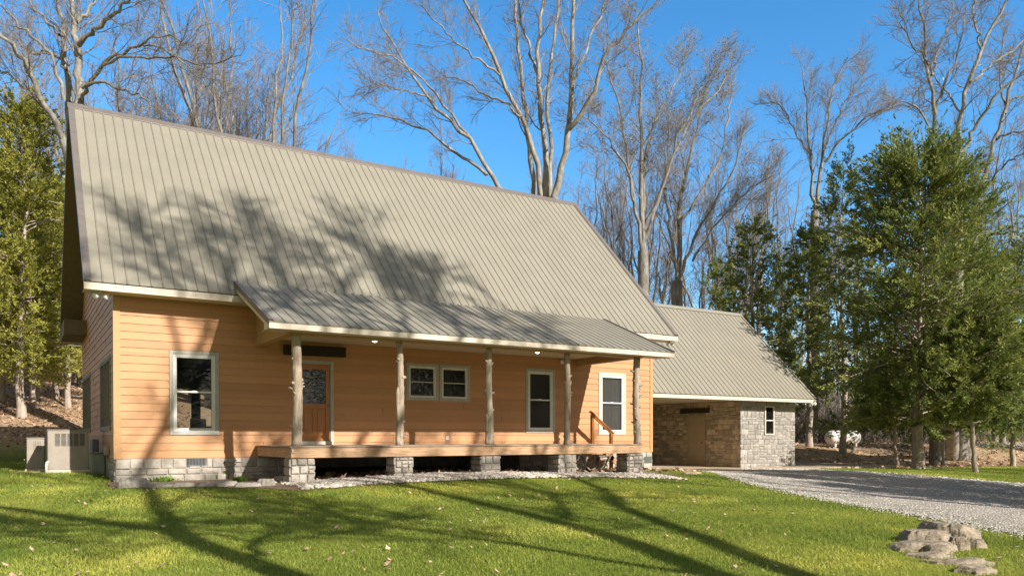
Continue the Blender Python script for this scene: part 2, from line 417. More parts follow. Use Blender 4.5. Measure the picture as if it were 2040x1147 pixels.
# openings (outer trim rectangles)
W = {'a': (1.169, 2.294, .554, 2.575), 'b': (7.32, 8.325, 1.536, 2.585), 'c': (8.355, 9.363, 1.536, 2.585),
     'd': (11.325, 12.418, .628, 2.616), 'e': (14.169, 15.319, .568, 2.617)}
DOOR = (4.19, 5.214, .30, 2.506)
def shr(o, k): return (o[0]+k, o[1]-k, o[2]+k, o[3]-k)
fo = [shr(W[k], .02) for k in W] + [(DOOR[0]+.02, DOOR[1]-.02, DOOR[2]-.3, DOOR[3]-.02)]
fo[-1] = (DOOR[0]+.02, DOOR[1]-.02, .02, DOOR[3]-.02)
SW = [(.80, 3.50, .66, 2.50), (6.88, 10.05, .66, 2.50)]
so_ = [shr(o, .02) for o in SW]
mb = MB(); lap(mb, front, lambda z: (0.02, L-.02), 0, 3.76, fo, rs=5)
mb.build('front_siding', M['siding'], house)
mb = MB()
roofz = lambda y: ZE-.16+SL*(min(y, 2*YR-y)+OE)
lap(mb, left, lambda z: ((0.02, D-.02) if z < roofz(0) else ((z-roofz(0))/SL, D-(z-roofz(0))/SL)), 0, 9.6, so_, rs=8)
o = mb.build('side_siding', M['siding'], house)
mb = MB()
mb.box(-.012, .115, -.030, .0, -.01, 3.75); mb.box(-.030, -.0125, -.030, .10, -.01, 3.75)
mb.build('corner_board', M['corner'], house); mb = MB()
mb.box(L-.10, L+.012, -.030, .0, -.01, 3.75)
mb.build('corner_board', M['corner'], house)
mb = MB(); mb.quad((L, 0, 0), (L, D, 0), (L, D, 3.8), (L, 0, 3.8)); mb.add([(L, 0, 3.8), (L, D, 3.8), (L, YR, 9.4)], [(0, 1, 2)])
plane(mb, lambda u, z, o: (u, D-o, z), 0, L, 0, 3.8, [(2.6, 3.5, .6, 2.3), (3.8, 4.7, .6, 2.3), (9, 10.5, .9, 2.2)])
mb.build('rear_wall', M['siding'], house)
# interior lining
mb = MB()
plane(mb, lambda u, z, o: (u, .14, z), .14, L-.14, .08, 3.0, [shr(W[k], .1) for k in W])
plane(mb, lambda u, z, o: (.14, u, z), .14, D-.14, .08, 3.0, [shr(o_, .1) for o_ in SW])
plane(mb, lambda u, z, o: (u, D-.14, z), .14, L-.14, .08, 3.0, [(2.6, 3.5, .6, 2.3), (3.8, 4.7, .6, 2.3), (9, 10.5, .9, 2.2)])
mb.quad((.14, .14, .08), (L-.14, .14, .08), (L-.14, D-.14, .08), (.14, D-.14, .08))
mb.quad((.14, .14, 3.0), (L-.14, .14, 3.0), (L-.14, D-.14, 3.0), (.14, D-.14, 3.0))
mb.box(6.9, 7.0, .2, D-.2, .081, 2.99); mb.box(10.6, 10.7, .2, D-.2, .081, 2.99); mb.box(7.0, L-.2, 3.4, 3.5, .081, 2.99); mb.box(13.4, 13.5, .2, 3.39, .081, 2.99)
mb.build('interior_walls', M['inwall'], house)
# foundation
mb = MB(); mb.box(.012, 3.9, -.001, D, -.75, -.004); mb.box(11.1, L-.012, -.001, D, -.75, -.004); mb.box(3.901, 11.099, 4.0, D, -.75, -.004); mb.box(3.901, 11.099, .002, 3.999, -.03, -.006)
ff = lambda u, z, o: (u, -.002-o, z)
ashlar(mb, ff, .0, L, -.72, -.006, [(1.55, 1.99, -.185, -.008), (3.9, 11.1, -.8, 0)], rows=(.13, .19), wid=(.25, .5), rs=11, split=.25)
ashlar(mb, lambda u, z, o: (-o+.012, u, z), 0, D, -.72, -.006, rows=(.13, .19), wid=(.25, .5), rs=12)
ashlar(mb, lambda u, z, o: (L-.012+o, u, z), 0, 2, -.85, -.006, rows=(.13, .19), wid=(.25, .5), rs=13)
f_ = mb.build('foundation', M['stone'], house)
mb = MB(); mb.box(1.555, 1.985, -.03, -.008, -.18, -.012)
o = mb.build('foundation_vent', M['black'], house)
mb = MB()
for i in range(13): mb.box(1.565+i*.0335, 1.578+i*.0335, -.042, -.031, -.172, -.02)
mb.box(1.55, 1.99, -.045, -.03, -.0198, -.006); mb.box(1.55, 1.99, -.045, -.03, -.19, -.1725)
mb.build('grille', M['meter'], o)
mb = MB(); mb.box(16.12, 16.45, -.05, -.03, -.36, -.16); o = mb.build('foundation_vent', M['util'], house)
mb = MB()
for i in range(5): mb.box(16.14, 16.43, -.056, -.051, -.345+i*.037, -.33+i*.037)
mb.build('grille', M['black'], o)

def window(o, style='hung', glass='glass', trim='grey_trim', sill=False, side=False, curtain=False):
    x0, x1, z0, z1 = o
    fn = (lambda u, z, q: (-q, u, z)) if side else (lambda u, z, q: (u, -q, z))
    def bx(mb, a, b, c, d, q0, q1):
        p, q = fn(a, c, q0), fn(b, d, q1)
        mb.bev(min(p[0], q[0]), max(p[0], q[0]), min(p[1], q[1]), max(p[1], q[1]), c, d, .003)
    def ring(mb, r, t, q0, q1):
        a, b, c, d = r
        bx(mb, a, a+t, c, d, q0, q1); bx(mb, b-t, b, c, d, q0, q1); bx(mb, a+t, b-t, d-t, d, q0, q1); bx(mb, a+t, b-t, c, c+t, q0, q1)
    t = .085; mb = MB(); ring(mb, o, t, -.02, .030)
    w_ = mb.build('window', M[trim], house)
    i = (x0+t, x1-t, z0+t, z1-t); mb = MB()
    if style == 'hung':
        ring(mb, i, .045, -.05, .018); i2 = shr(i, .045); ring(mb, i2, .035, -.06, .008); i3 = shr(i2, .035)
        zm = (i3[2]+i3[3])/2 + .03; bx(mb, i3[0], i3[1], zm-.022, zm+.018, -.058, .004)
        bx(mb, (i3[0]+i3[1])/2-.05, (i3[0]+i3[1])/2+.05, zm+.018, zm+.032, -.045, .001)
        panes = [(i3[0], i3[1], i3[2], zm-.022), (i3[0], i3[1], zm+.018, i3[3])]
    elif style == 'fixed':
        ring(mb, i, .035, -.05, .018); i3 = shr(i, .035); ring(mb, i3, .02, -.06, .0); i3 = shr(i3, .02)
        zm = (i3[2]+i3[3])/2; bx(mb, i3[0], i3[1], zm-.010, zm+.010, -.058, -.02)
        panes = [(i3[0], i3[1], i3[2], zm-.010), (i3[0], i3[1], zm+.010, i3[3])]
    else:  # triple
        ring(mb, i, .04, -.05, .018); i3 = shr(i, .04); k = 3; wd = (i3[1]-i3[0])/k; panes = []
        for j in range(k):
            if j: bx(mb, i3[0]+j*wd-.03, i3[0]+j*wd+.03, i3[2], i3[3], -.05, .012)
            a, b = i3[0]+j*wd+(.03 if j else 0), i3[0]+(j+1)*wd-(.03 if j < k-1 else 0)
            panes += [(a, b, i3[2], i3[3])]
    mb.build('sash', M['sash'] if not side else M[trim], w_)
    mb = MB()
    for j, (a, b, c, d) in enumerate(panes):
        q = -.035-.008*j
        mb.quad(fn(a-.005, c-.005, q), fn(b+.005, c-.005, q), fn(b+.005, d+.005, q), fn(a-.005, d+.005, q))
    mb.build('pane', M[glass], w_)
    if curtain:
        mb = MB(); a, b, c, d = i; n_ = 24
        P = [((a+(b-a)*j/n_), .09+.015*math.sin(j*1.7)) for j in range(n_+1)]
        for (xa, ya), (xb, yb) in zip(P[:-1], P[1:]): mb.quad((xa, ya, c), (xb, yb, c), (xb, yb, d), (xa, ya, d))
        mb.build('curtain', M['curtain'], w_)
    return w_
window(W['a'], 'hung', 'glass', 'grey_trim')
window(W['b'], 'fixed', 'glass_wavy', 'grey_trim'); window(W['c'], 'fixed', 'glass_wavy', 'grey_trim')
window(W['d'], 'hung', 'glass_screen', 'grey_trim')
window(W['e'], 'hung', 'glass_screen', 'trim', curtain=True)
for o_ in SW: window(o_, 'triple', 'glass_side', 'side_trim', side=True)

# front door
mb = MB(); t = .09
mb.bev(DOOR[0], DOOR[0]+t, -.03, .02, .31, DOOR[3], .003); mb.bev(DOOR[1]-t, DOOR[1], -.03, .02, .31, DOOR[3], .003); mb.bev(DOOR[0]+t, DOOR[1]-t, -.03, .02, DOOR[3]-t, DOOR[3], .003)
dr = mb.build('door_casing', M['grey_trim'], house)
mb = MB(); x0, x1, z0, z1 = DOOR[0]+t, DOOR[1]-t, .40, DOOR[3]-t
def rb(mb, a, b, c, d, y0, y1): mb.bev(a, b, y0, y1, c, d, .004)
rb(mb, x0, x0+.12, z0, z1, .0, .045); rb(mb, x1-.12, x1, z0, z1, .0, .045)
rb(mb, x0+.12, x1-.12, z1-.14, z1, .0, .045); rb(mb, x0+.12, x1-.12, z0, z0+.2, .0, .045); rb(mb, x0+.12, x1-.12, z0+.86, z0+.98, .0, .045)
rb(mb, (x0+x1)/2-.05, (x0+x1)/2+.05, z0+.2, z0+.86, .0, .045)
rb(mb, x0+.12, x1-.12, z0+.2, z0+.86, .018, .05)
for a, b in ((x0+.15, (x0+x1)/2-.08), ((x0+x1)/2+.08, x1-.15)): rb(mb, a, b, z0+.25, z0+.81, .008, .019)
d_ = mb.build('door', M['stain'], house)
mb = MB(); mb.quad((x0+.12, .02, z0+.98), (x1-.12, .02, z0+.98), (x1-.12, .02, z1-.14), (x0+.12, .02, z1-.14)); mb.build('pane', M['glass_wavy'], d_)
mb = MB(); mb.lathe([(.001, -.05), (.028, -.045), (.03, -.03), (.012, -.02), (.012, 0)], (x1-.06, 0, z0+.92), 'y', 12); mb.build('door_knob', M['meter'], d_, True)
mb = MB(); mb.bev(DOOR[0]+.02, DOOR[1]-.02, -.09, .06, .302, .395, .006); mb.build('threshold', M['trim'], house)
mb = MB(); mb.obox((4.705, -.055, 2.75), (.82, 0, .012), (0, .052, 0), (-.0015, 0, .13))
for k in range(26):
    xx = 3.9+k*.064; mb.obox((xx, -.109, 2.75+random.uniform(-.1, .1)), (.035, 0, 0), (0, .006, 0), (0, 0, random.uniform(.01, .04)))
mb.build('door_lintel', M['beam'], house)

# ---- ribbed metal roof helper: plane through two eave points going up
def ribbed(mb, mbr, x0, x1, ya, za, yb, zb, pitch=.25, th=.02, first=.12, rh=.020):
    d = np.array([0, yb-ya, zb-za]); ln = np.linalg.norm(d); d /= ln; nrm = np.array([0, -d[2], d[1]])
    if nrm[2] < 0: nrm = -nrm
    a = np.array([0, ya, za]); b = np.array([0, yb, zb]); X = lambda x, p, o: p+np.array([x, 0, 0])+nrm*o
    v = [X(x0, a, 0), X(x1, a, 0), X(x1, b, 0), X(x0, b, 0), X(x0, a, -th), X(x1, a, -th), X(x1, b, -th), X(x0, b, -th)]
    mb.add(v, [(0,1,2,3),(7,6,5,4),(0,4,5,1),(1,5,6,2),(2,6,7,3),(3,7,4,0)])
    x = x0+first
    while x < x1-.05:
        e = -.008
        prof = [(-.022, .0005), (-.010, rh), (.010, rh), (.022, .0005)]
        vs = [X(x+q, a-d*.012, h) for q, h in prof]+[X(x+q, b, h) for q, h in prof]
        mbr.add(vs, [(0,4,5,1),(1,5,6,2),(2,6,7,3),(3,2,1,0)])
        x += pitch
mb, mr = MB(), MB()
ribbed(mb, mr, -OL, L+ORR, -OE, ZE, YR, ZR)
ribbed(mb, mr, -OL, L+ORR, 2*YR+OE, ZE, YR, ZR)
rf = mb.build('main_roof', M['roof'], house); mr.build('roof_rib', M['rib'], rf)
mb = MB()
for s in (1, -1):   # ridge cap
    y2 = YR-s*.17; z2 = ZR-.17*SL
    mb.quad((-OL-.02, YR, ZR+.045), (L+ORR+.02, YR, ZR+.045), (L+ORR+.02, y2, z2+.038), (-OL-.02, y2, z2+.038))
    mb.quad((-OL-.02, y2, z2+.038), (L+ORR+.02, y2, z2+.038), (L+ORR+.02, y2, z2+.026), (-OL-.02, y2, z2+.026))
mb.build('ridge_cap', M['brown_metal'], rf)
# rake trims: metal edge strips, fascia and gable soffit on both ends
def rake(mbm, mbs, xo, sx, ya, za, yb, zb, w_=.15, dep=.17, inner=None):
    d = np.array([0, yb-ya, zb-za]); d /= np.linalg.norm(d); n_ = np.array([0, -d[2], d[1]]); n_ = n_ if n_[2] > 0 else -n_
    a = np.array([xo, ya, za]); b = np.array([xo, yb, zb]); ex = np.array([sx, 0, 0])
    mbm.add([a+n_*.032-ex*.004, b+n_*.032-ex*.004, b+n_*.032+ex*w_, a+n_*.032+ex*w_, a-n_*.09-ex*.004, b-n_*.09-ex*.004, a+n_*.02+ex*w_, b+n_*.02+ex*w_], [(0,1,2,3),(0,4,5,1),(3,2,7,6)])
    if mbs is not None:
        mbs.add([a-n_*.03+ex*.004, b-n_*.03+ex*.004, b-n_*dep+ex*.004, a-n_*dep+ex*.004, a-n_*dep+ex*inner, b-n_*dep+ex*inner], [(0,1,2,3),(3,2,5,4)])
for ya in (-OE, 2*YR+OE):
    for xo, sx, inn in ((-OL, 1, OL), (L+ORR, -1, ORR)):
        mbm, mbs = MB(), MB(); rake(mbm, mbs, xo, sx, ya, ZE, YR, ZR, inner=inn)
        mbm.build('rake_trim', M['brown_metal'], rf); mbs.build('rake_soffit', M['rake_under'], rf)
mb = MB()
for (a, b) in ((-OL, 2.95), (14.0, L+ORR)):
    mb = MB(); mb.box(a, b, -OE+.004, -OE+.03, ZE-.185, ZE-.03); mb.build('eave_fascia', M['trim'], rf)
mb = MB(); mb.box(-OL, L+ORR, 2*YR+OE-.03, 2*YR+OE-.004, ZE-.185, ZE-.03); mb.build('eave_fascia', M['trim'], rf)
mb = MB(); mb.box(-OL+.002, L+ORR-.002, -OE+.032, -.028, ZE-.183, ZE-.172); mb.build('eave_soffit', M['soffit'], rf)
mb = MB(); mb.box(-OL+.002, L+ORR-.002, D+.002, 2*YR+OE-.03, ZE-.183, ZE-.172); mb.build('eave_soffit', M['soffit'], rf)
mb = MB(); 
yb_ = 2*YR+OE
mb.add([(-OL+.006, yb_-.002, ZE-.17), (-OL+.006, D-2.2, ZE-.17), (-OL+.006, D-2.2, ZE+.30), (-OL+.006, yb_-.5, ZE+.30), (-OL+.006, yb_-.002, ZE-.03),
        (0.0, yb_-.002, ZE-.17), (0, D-2.2, ZE-.17), (0, D-2.2, ZE+.30)], [(0,1,2,3,4),(0,5,6,1),(1,6,7,2)])
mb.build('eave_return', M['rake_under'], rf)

# ---- porch
P0, P1, PD = 2.61, 14.27, 3.41
mb, mr = MB(), MB(); ribbed(mb, mr, P0, P1, -PD, 2.955, -.235, 4.305, pitch=.245, first=.10)
pr = mb.build('porch_roof', M['roof'], house); mr.build('roof_rib', M['rib'], pr)
for xo, sx in ((P0, 1), (P1, -1)): mb = MB(); rake(mb, None, xo, sx, -PD, 2.955, -.235, 4.305, w_=.09); mb.build('rake_trim', M['brown_metal'], pr)
mb = MB(); mb.box(P0, P1, -PD-.006, -PD+.03, 2.925, 2.934); mb.build('drip_edge', M['brown_metal'], pr)
mb = MB(); ps = (4.305-2.955)/(PD-.235)
mb.box(P0+.03, P1-.03, -PD+.003, -PD+.028, 2.80, 2.924)
for xx in (P0+.004, P1-.029):
    n_ = [(-PD+.002, 2.80), (-PD+.002, 2.915), (-.26, 4.235), (-.26, 4.10), (-PD+.42, 2.955), (-PD+.42, 2.80)]
    vs = [(xx, y, z) for y, z in n_]+[(xx+.025, y, z) for y, z in n_]
    mb.add(vs, [(0,1,2,3,4,5)[::-1], (6,7,8,9,10,11)]+[(i, (i+1) % 6, 6+(i+1) % 6, 6+i) for i in range(6)])
mb.build('porch_fascia', M['trim'], pr)
mb = MB(); mb.box(P0+.03, P1-.03, -PD+.03, -2.70, 2.812, 2.818)
for k in range(1, 3): pass
mb.build('porch_soffit', M['soffit'], pr)
mb = MB(); mb.box(3.2, 13.42, -2.7, -.03, 2.985, 2.992); mb.build('porch_ceiling', M['soffit'], pr)
mb = MB(); mb.bev(3.16, 13.46, -2.96, -2.70, 2.775, 2.984, .004); mb.bev(3.16, 3.36, -2.699, -.02, 2.775, 2.984, .004); mb.bev(13.26, 13.46, -2.699, -.02, 2.775, 2.984, .004)
mb.build('porch_beam', M['siding_tan'], pr)
for xx, s in ((3.18, 1), (13.44, -1)):
    mb = MB(); mb.add([(xx, -2.9, 2.985), (xx, -.02, 2.985), (xx, -.02, 4.25), (xx, -2.9, 3.06)], [(0, 1, 2, 3)]); mb.build('porch_gable_panel', M['siding_tan'], pr)
for x in (5.94, 11.02):
    mb = MB(); mb.lathe([(.11, 0), (.10, -.012), (.075, -.012), (.07, .01)], (x, -1.1, 2.984), 'z', 20); o = mb.build('downlight', M['trim'], pr)
    mb = MB(); mb.lathe([(.001, -.035), (.035, -.03), (.05, -.012), (.055, -.002)], (x, -1.1, 2.984), 'z', 16); mb.build('bulb', M['lamp'], o, True)
# deck
mb = MB(); y = -2.985; k = 0
while y < -.04:
    mb.bev(3.17, 13.46, y, min(y+.137, -.03), .262, .292+random.uniform(0, .003), .004, random.random()); y += .143
mb.build('deck_boards', M['deck'], house)
mb = MB()
mb.bev(3.2, 8.35, -2.965, -2.925, .03, .256, .004, .3); mb.bev(8.353, 13.43, -2.963, -2.925, .03, .256, .004, .8)
mb.bev(3.2, 3.24, -2.924, -.03, .03, .256, .004, .4); mb.bev(13.39, 13.43, -2.924, -.03, .03, .256, .004, .4)
for k in range(17): mb.box(3.5+k*.6, 3.54+k*.6, -2.924, -.03, .05, .256)
mb.build('deck_frame', M['rim'], house)
mb = MB(); mb.box(3.215, 3.245, -2.99, -2.966, .16, .23); mb.build('bracket', M['trim'], house)
for i, (a, b) in enumerate(((3.2, 3.74), (5.70, 6.16), (8.06, 8.62), (10.5, 11.06), (12.93, 13.48))):
    mb = MB(); zb = -.85; zt = .026; y0, y1 = -2.93, -2.40
    mb.box(a+.02, b-.02, y0+.02, y1-.02, zb, zt-.002)
    for fn, u0, u1, q in ((lambda u, z, o: (u, y0+.015-o, z), a, b, 1), (lambda u, z, o: (u, y1-.015+o, z), a, b, 2),
                       (lambda u, z, o: (a+.015-o, u, z), y0, y1, 3), (lambda u, z, o: (b-.015+o, u, z), y0, y1, 4)):
        ashlar(mb, fn, u0, u1, zb, zt-.005, rows=(.12, .2), wid=(.16, .3), rs=40+i*5+q, split=.2, proud=(.02, .045))
    mb.build('pier', M['stone'], house)
# log posts
for i, px in enumerate((3.375, 5.87, 8.35, 10.83, 13.33)):
    rg = random.Random(100+i*7+3); mb = MB(); n_ = 34; z0, z1 = .292, 2.776
    ph = rg.uniform(0, 6); pts, rad = [], []
    for k in range(n_+1):
        t = k/n_; z = z0+(z1-z0)*t
        pts.append((px+.018*math.sin(ph+t*5)+rg.uniform(-.004, .004), -2.83+.015*math.cos(ph*2+t*4), z))
        rad.append((.118, .092, .098, .092, .108)[i]*(1-.12*t)+rg.uniform(-.006, .006)+(.02 if k == 0 else 0))
    mb.tube(pts, rad, 12)
    if i == 1: mb.tube([(px-.07-.01*math.sin(k), -2.86, .293+k*.14) for k in range(11)], [.05+.004*math.sin(k*2.1) for k in range(10)]+[.012], 9)
    if i == 2: mb.tube([(px-.085, -2.86, .293+k*.1) for k in range(9)], [.045+.012*math.sin(k*2.1) for k in range(8)]+[.01], 8)
    nk = (11, 8, 13, 9, 22)[i]
    for k in range(nk):   # knots and stubs of cut branches
        zz = rg.uniform(.45, 2.45); a = rg.choice((0, math.pi))+rg.uniform(-.9, .9); a = -abs(a) if rg.random() < .5 else a
        ln = rg.uniform(.05, .11) if (i in (0, 4) and rg.random() < .5) else rg.uniform(.02, .05)
        d = np.array([math.cos(a), math.sin(a), rg.uniform(.1, .9)]); d /= np.linalg.norm(d)
        c = np.array([px, -2.83, zz]); r0 = rg.uniform(.022, .055)
        mb.tube([c+d*.03, c+d*.09, c+d*(.10+ln*.5), c+d*(.11+ln)], [r0*1.5, r0, r0*.6, r0*(.45 if ln > .05 else .7)], 7)
    if i == 4:
        for k in range(7):
            zz = .5+k*.28; c = np.array([px+.05, -2.86, zz]); d = np.array([.75, -.3, .6]); mb.tube([c, c+d*.07, c+d*.12+np.array([0, 0, .03])], [.03, .016, .008], 6)
    mb.build('log_post', M['post'], house, True)
# handrail + stair stringers at the right end of the deck
mb = MB(); yy = -.66
def stick(mb, a, b, w_=.045, h=.045, t=.5):
    a, b = np.array(a, float), np.array(b, float); d = (b-a)/2; c = (a+b)/2; dn = d/np.linalg.norm(d)
    sidev = np.array([0, 1., 0]) if abs(dn[1]) < .8 else np.array([1., 0, 0])
    s2 = np.cross(dn, sidev); s2 /= np.linalg.norm(s2); s1 = np.cross(s2, dn)
    mb.obox(c, d, s1*w_, s2*h, t)
stick(mb, (13.40, yy, .10), (13.40, yy, 1.21)); stick(mb, (14.16, yy, -.62), (14.16, yy, .62))
stick(mb, (13.32, yy, 1.30), (14.26, yy, .60), .055, .02); stick(mb, (13.40, yy, 1.21), (14.16, yy, .645), .03, .045)
mb.build('handrail', M['stain'], house)
mb = MB()
for ys in (-.85, -.12):
    z = .24
    for k in range(3):
        xa = 13.47+k*.28; za = .24-k*.19
        mb.obox((xa+.14, ys, za-.13), (.19, 0, -.13), (0, .02, 0), (.045, 0, .066))
for k in range(3): mb.bev(13.5+k*.28, 13.79+k*.28, -.88, -.08, .10-k*.19, .135-k*.19, .004)
mb.build('stair_flight', M['rim'], house)
mb = MB()   # white braces under the deck
for (a, b) in (((12.2, -.4), (12.62, -.1)), ((12.62, -.1), (13.1, -.1)), ((12.62, -.1), (12.45, -.45)), ((12.45, -.45), (12.1, -.12)), ((12.9, -.45), (13.1, -.1)), ((12.75, -.2), (13.05, -.38))):
    stick(mb, (a[0]+.2, -1.6, a[1]), (b[0]+.2, -1.6, b[1]), .02, .015)
for k in (0, 1): stick(mb, (12.3+k*.55, -1.7, -.56), (12.3+k*.55, -1.7, -.1), .02, .02)
sh = thing('sawhorse', (12.8, -1.6, -.56), 'small pale metal folding stand stored under the right end of the porch deck', 'folding stand')
mb.build('stand_frame', M['trim'], sh)
# wall fittings
def flood(x, y, z, parent, sx=1):
    mb = MB(); mb.lathe([(.001, 0), (.05, 0), (.05, -.03), (.02, -.045)], (x, y, z), 'z', 14); o = mb.build('floodlight', M['whiteplastic'], parent, True)
    for s in (-1, 1):
        d = np.array([s*.75, -.55, -.35]); d /= np.linalg.norm(d); c = np.array([x, y, z-.05])
        mb = MB(); mb.tube([c, c+d*.06, c+d*.065, c+d*.11, c+d*.17, c+d*.175], [.015, .015, .035, .06, .068, .05], 14)
        mb.build('lamp_head', M['whiteplastic'], o, True)
flood(-.30, -.30, ZE-.184, house); flood(17.0, -.30, ZE-.184, house)
mb = MB(); mb.lathe([(.001, -.09), (.06, -.085), (.075, -.05), (.06, -.01), (.03, 0)], (12.66, -.03, 2.87), 'y', 16); mb.build('porch_speaker', M['whiteplastic'], house, True)
mb = MB(); mb.bev(8.56, 8.66, -.03, -.012, .42, .53, .005); mb.build('outlet', M['whiteplastic'], house)
mb = MB(); mb.bev(-.16, -.014, 4.25, 5.1, .02, .46, .01); mb.box(-.10, -.05, 4.62, 4.7, -.6, .019); mb.build('meter_box', M['meter'], house)
mb = MB(); mb.bev(-.10, -.014, 1.15, 1.75, .06, .29, .01); mb.box(-.06, -.02, 1.4, 1.45, -.6, .06); mb.build('junction_box', M['ac'], house)

# ------------------------------------------------------------------ garage
GX0, GX1, GY, GE, GYR, GZR, GG = 21.9, 25.1, .87, 2.045, 4.27, 6.03, -.715
GB = 2*GYR-GY
gar = thing('stone_garage', (GX0, GY, GG), 'low stone outbuilding joined to the house by a roofed breezeway with a ribbed metal roof', 'garage')
mb = MB(); gw = (23.24, 23.80, .58, 1.74); gd = (2.72, 3.72, GG, 1.41)
mb.box(GX0+.004, GX1-.004, GY+.004, GY+.1, GG-.3, 1.93); mb.box(GX0+.004, GX0+.1, GY+.101, GB, GG-.3, 1.93); mb.box(GX1-.1, GX1-.004, GY+.101, GB, GG-.3, 1.93)
mb.build('wall_core', M['mortar'], gar)
mb = MB(); ashlar(mb, lambda u, z, o: (u, GY-o, z), GX0-.02, GX1+.02, GG-.2, 1.925, [shr(gw, .01)], rows=(.13, .24), wid=(.16, .42), rs=71, split=.4, gap=.004, proud=(.008, .022))
ashlar(mb, lambda u, z, o: (GX1+o, u, z), GY, GB, GG-.2, 1.925, rows=(.13, .24), wid=(.16, .42), rs=73)
mb.build('front_stone_wall', M['stone_bay'], gar)
mb = MB(); ashlar(mb, lambda u, z, o: (GX0-o, u, z), GY, GB, GG-.2, 1.925, [gd], rows=(.13, .24), wid=(.16, .45), rs=72, split=.4, gap=.004, proud=(.008, .022))
mb.build('side_stone_wall', M['stone_tan'], gar)
mb = MB(); t = .055
a, b, c, d = gw
for q in ((a, a+t, c, d), (b-t, b, c, d), (a+t, b-t, d-t, d), (a+t, b-t, c, c+t)): mb.bev(q[0], q[1], GY-.055, GY+.003, q[2], q[3], .003)
gwo = mb.build('window', M['trim'], gar)
mb = MB(); zm = (c+d)/2; mb.bev(a+t, b-t, GY-.04, GY+.002, zm-.018, zm+.018, .003); mb.bev((a+b)/2-.03, (a+b)/2+.03, GY-.045, GY-.02, zm+.018, zm+.03, .002); mb.build('sash', M['sash'], gwo)
mb = MB(); mb.quad((a+t, GY-.012, c+t), (b-t, GY-.012, c+t), (b-t, GY-.012, zm), (a+t, GY-.012, zm)); mb.quad((a+t, GY-.016, zm), (b-t, GY-.016, zm), (b-t, GY-.016, d-t), (a+t, GY-.016, d-t)); mb.build('pane', M['glass'], gwo)
mb = MB(); mb.box(a+t, b-t, GY-.004, GY+.002, c+t, d-t); mb.build('dark_backing', M['black'], gwo)
mb = MB(); mb.bev(GX0-.02, GX0+.002, gd[0]+.08, gd[1]-.08, GG+.02, gd[3]-.08, .004)
gdo = mb.build('side_door', M['garage_door'], gar)
mb = MB()
for q in ((gd[0], gd[0]+.08, GG, gd[3]), (gd[1]-.08, gd[1], GG, gd[3]), (gd[0]+.08, gd[1]-.08, gd[3]-.08, gd[3])): mb.bev(GX0-.045, GX0+.002, q[0], q[1], q[2], q[3], .003)
mb.build('door_frame', M['garage_door'], gdo)
mb = MB(); mb.lathe([(.001, -.06), (.028, -.05), (.028, -.035), (.01, -.02)], (GX0-.02, gd[0]+.16, GG+1.0), 'x', 12); mb.build('door_knob', M['black'], gdo, True)
mb = MB(); mb.bev(GX0-.11, GX0-.03, 2.46, 4.08, 1.49, 1.68, .015); mb.build('door_lintel', M['beam'], gar)
mb, mr = MB(), MB(); gy0 = GY-.59; gxa, gxb = 17.16, 25.69; gxa2 = L+.02
ribbed(mb, mr, gxa2, gxb, gy0, GE, GYR, GZR, pitch=.25); ribbed(mb, mr, gxa2, gxb, 2*GYR-gy0, GE, GYR, GZR)
gr = mb.build('garage_roof', M['roof'], gar); mr.build('roof_rib', M['rib'], gr)
mb = MB(); gs = (GZR-GE)/(GYR-gy0)
for s in (1, -1):
    y2 = GYR-s*.15; z2 = GZR-.15*gs
    mb.quad((gxa2, GYR, GZR+.045), (gxb+.02, GYR, GZR+.045), (gxb+.02, y2, z2+.038), (gxa2, y2, z2+.038))
rake(mb, None, gxb, -1, gy0, GE, GYR, GZR, w_=.1); rake(mb, None, gxb, -1, 2*GYR-gy0, GE, GYR, GZR, w_=.1)
mb.build('ridge_cap', M['roof'], gr)
mb = MB(); mb.box(gxa2, gxb, gy0+.003, gy0+.028, GE-.16, GE-.03); mb.box(gxa2, gxb-.01, gy0+.03, 2*GYR-gy0-.03, GE-.115, GE-.105)
mb.add([(gxb-.03, gy0+.03, GE-.1), (gxb-.03, 2*GYR-gy0-.03, GE-.1), (gxb-.03, GYR, GZR-.06)], [(0, 1, 2)])
mb.build('eave_fascia', M['trim'], gr)
flood(25.5, .35, GE-.116, gar)
# ------------------------------------------------------------------ ground, drive, beds
def poly_px(pts): return [ground_at(u, v)[:2] for u, v in pts]
NEAR = poly_px([(1395,938),(1440,946),(1500,963),(1600,986),(1700,1004),(1800,1023),(1900,1042),(2040,1067),(2200,1097),(2500,1150)])
FAR = poly_px([(1480,934.5),(1583,935.5),(1700,941),(1800,949),(1900,957),(2040,968),(2200,982),(2500,1008)])
BEDF = poly_px([(225,974),(330,972),(430,971),(520,974),(600,977),(660,973),(720,967),(800,963),(900,958),(1000,955),(1100,952),(1200,951),(1290,953),(1372,957)])
NEAR, FAR, BEDF = map(np.array, (NEAR, FAR, BEDF))
def resample(P, n):
    d = np.r_[0, np.cumsum(np.linalg.norm(np.diff(P, axis=0), axis=1))]; t = np.linspace(0, d[-1], n)
    return np.stack([np.interp(t, d, P[:, 0]), np.interp(t, d, P[:, 1])], 1)
def inpoly(x, y, poly):
    c = np.zeros(x.shape, bool); n_ = len(poly)
    for i in range(n_):
        x1, y1 = poly[i]; x2, y2 = poly[(i+1) % n_]
        c ^= ((y1 > y) != (y2 > y)) & (x < (x2-x1)*(y-y1)/(y2-y1+1e-12)+x1)
    return c
DRIVE = np.vstack([NEAR, FAR[::-1]])
BED = np.vstack([BEDF, [(BEDF[-1][0]+1.0, -.5), (16.5, -.02), (-.4, -.02)]])
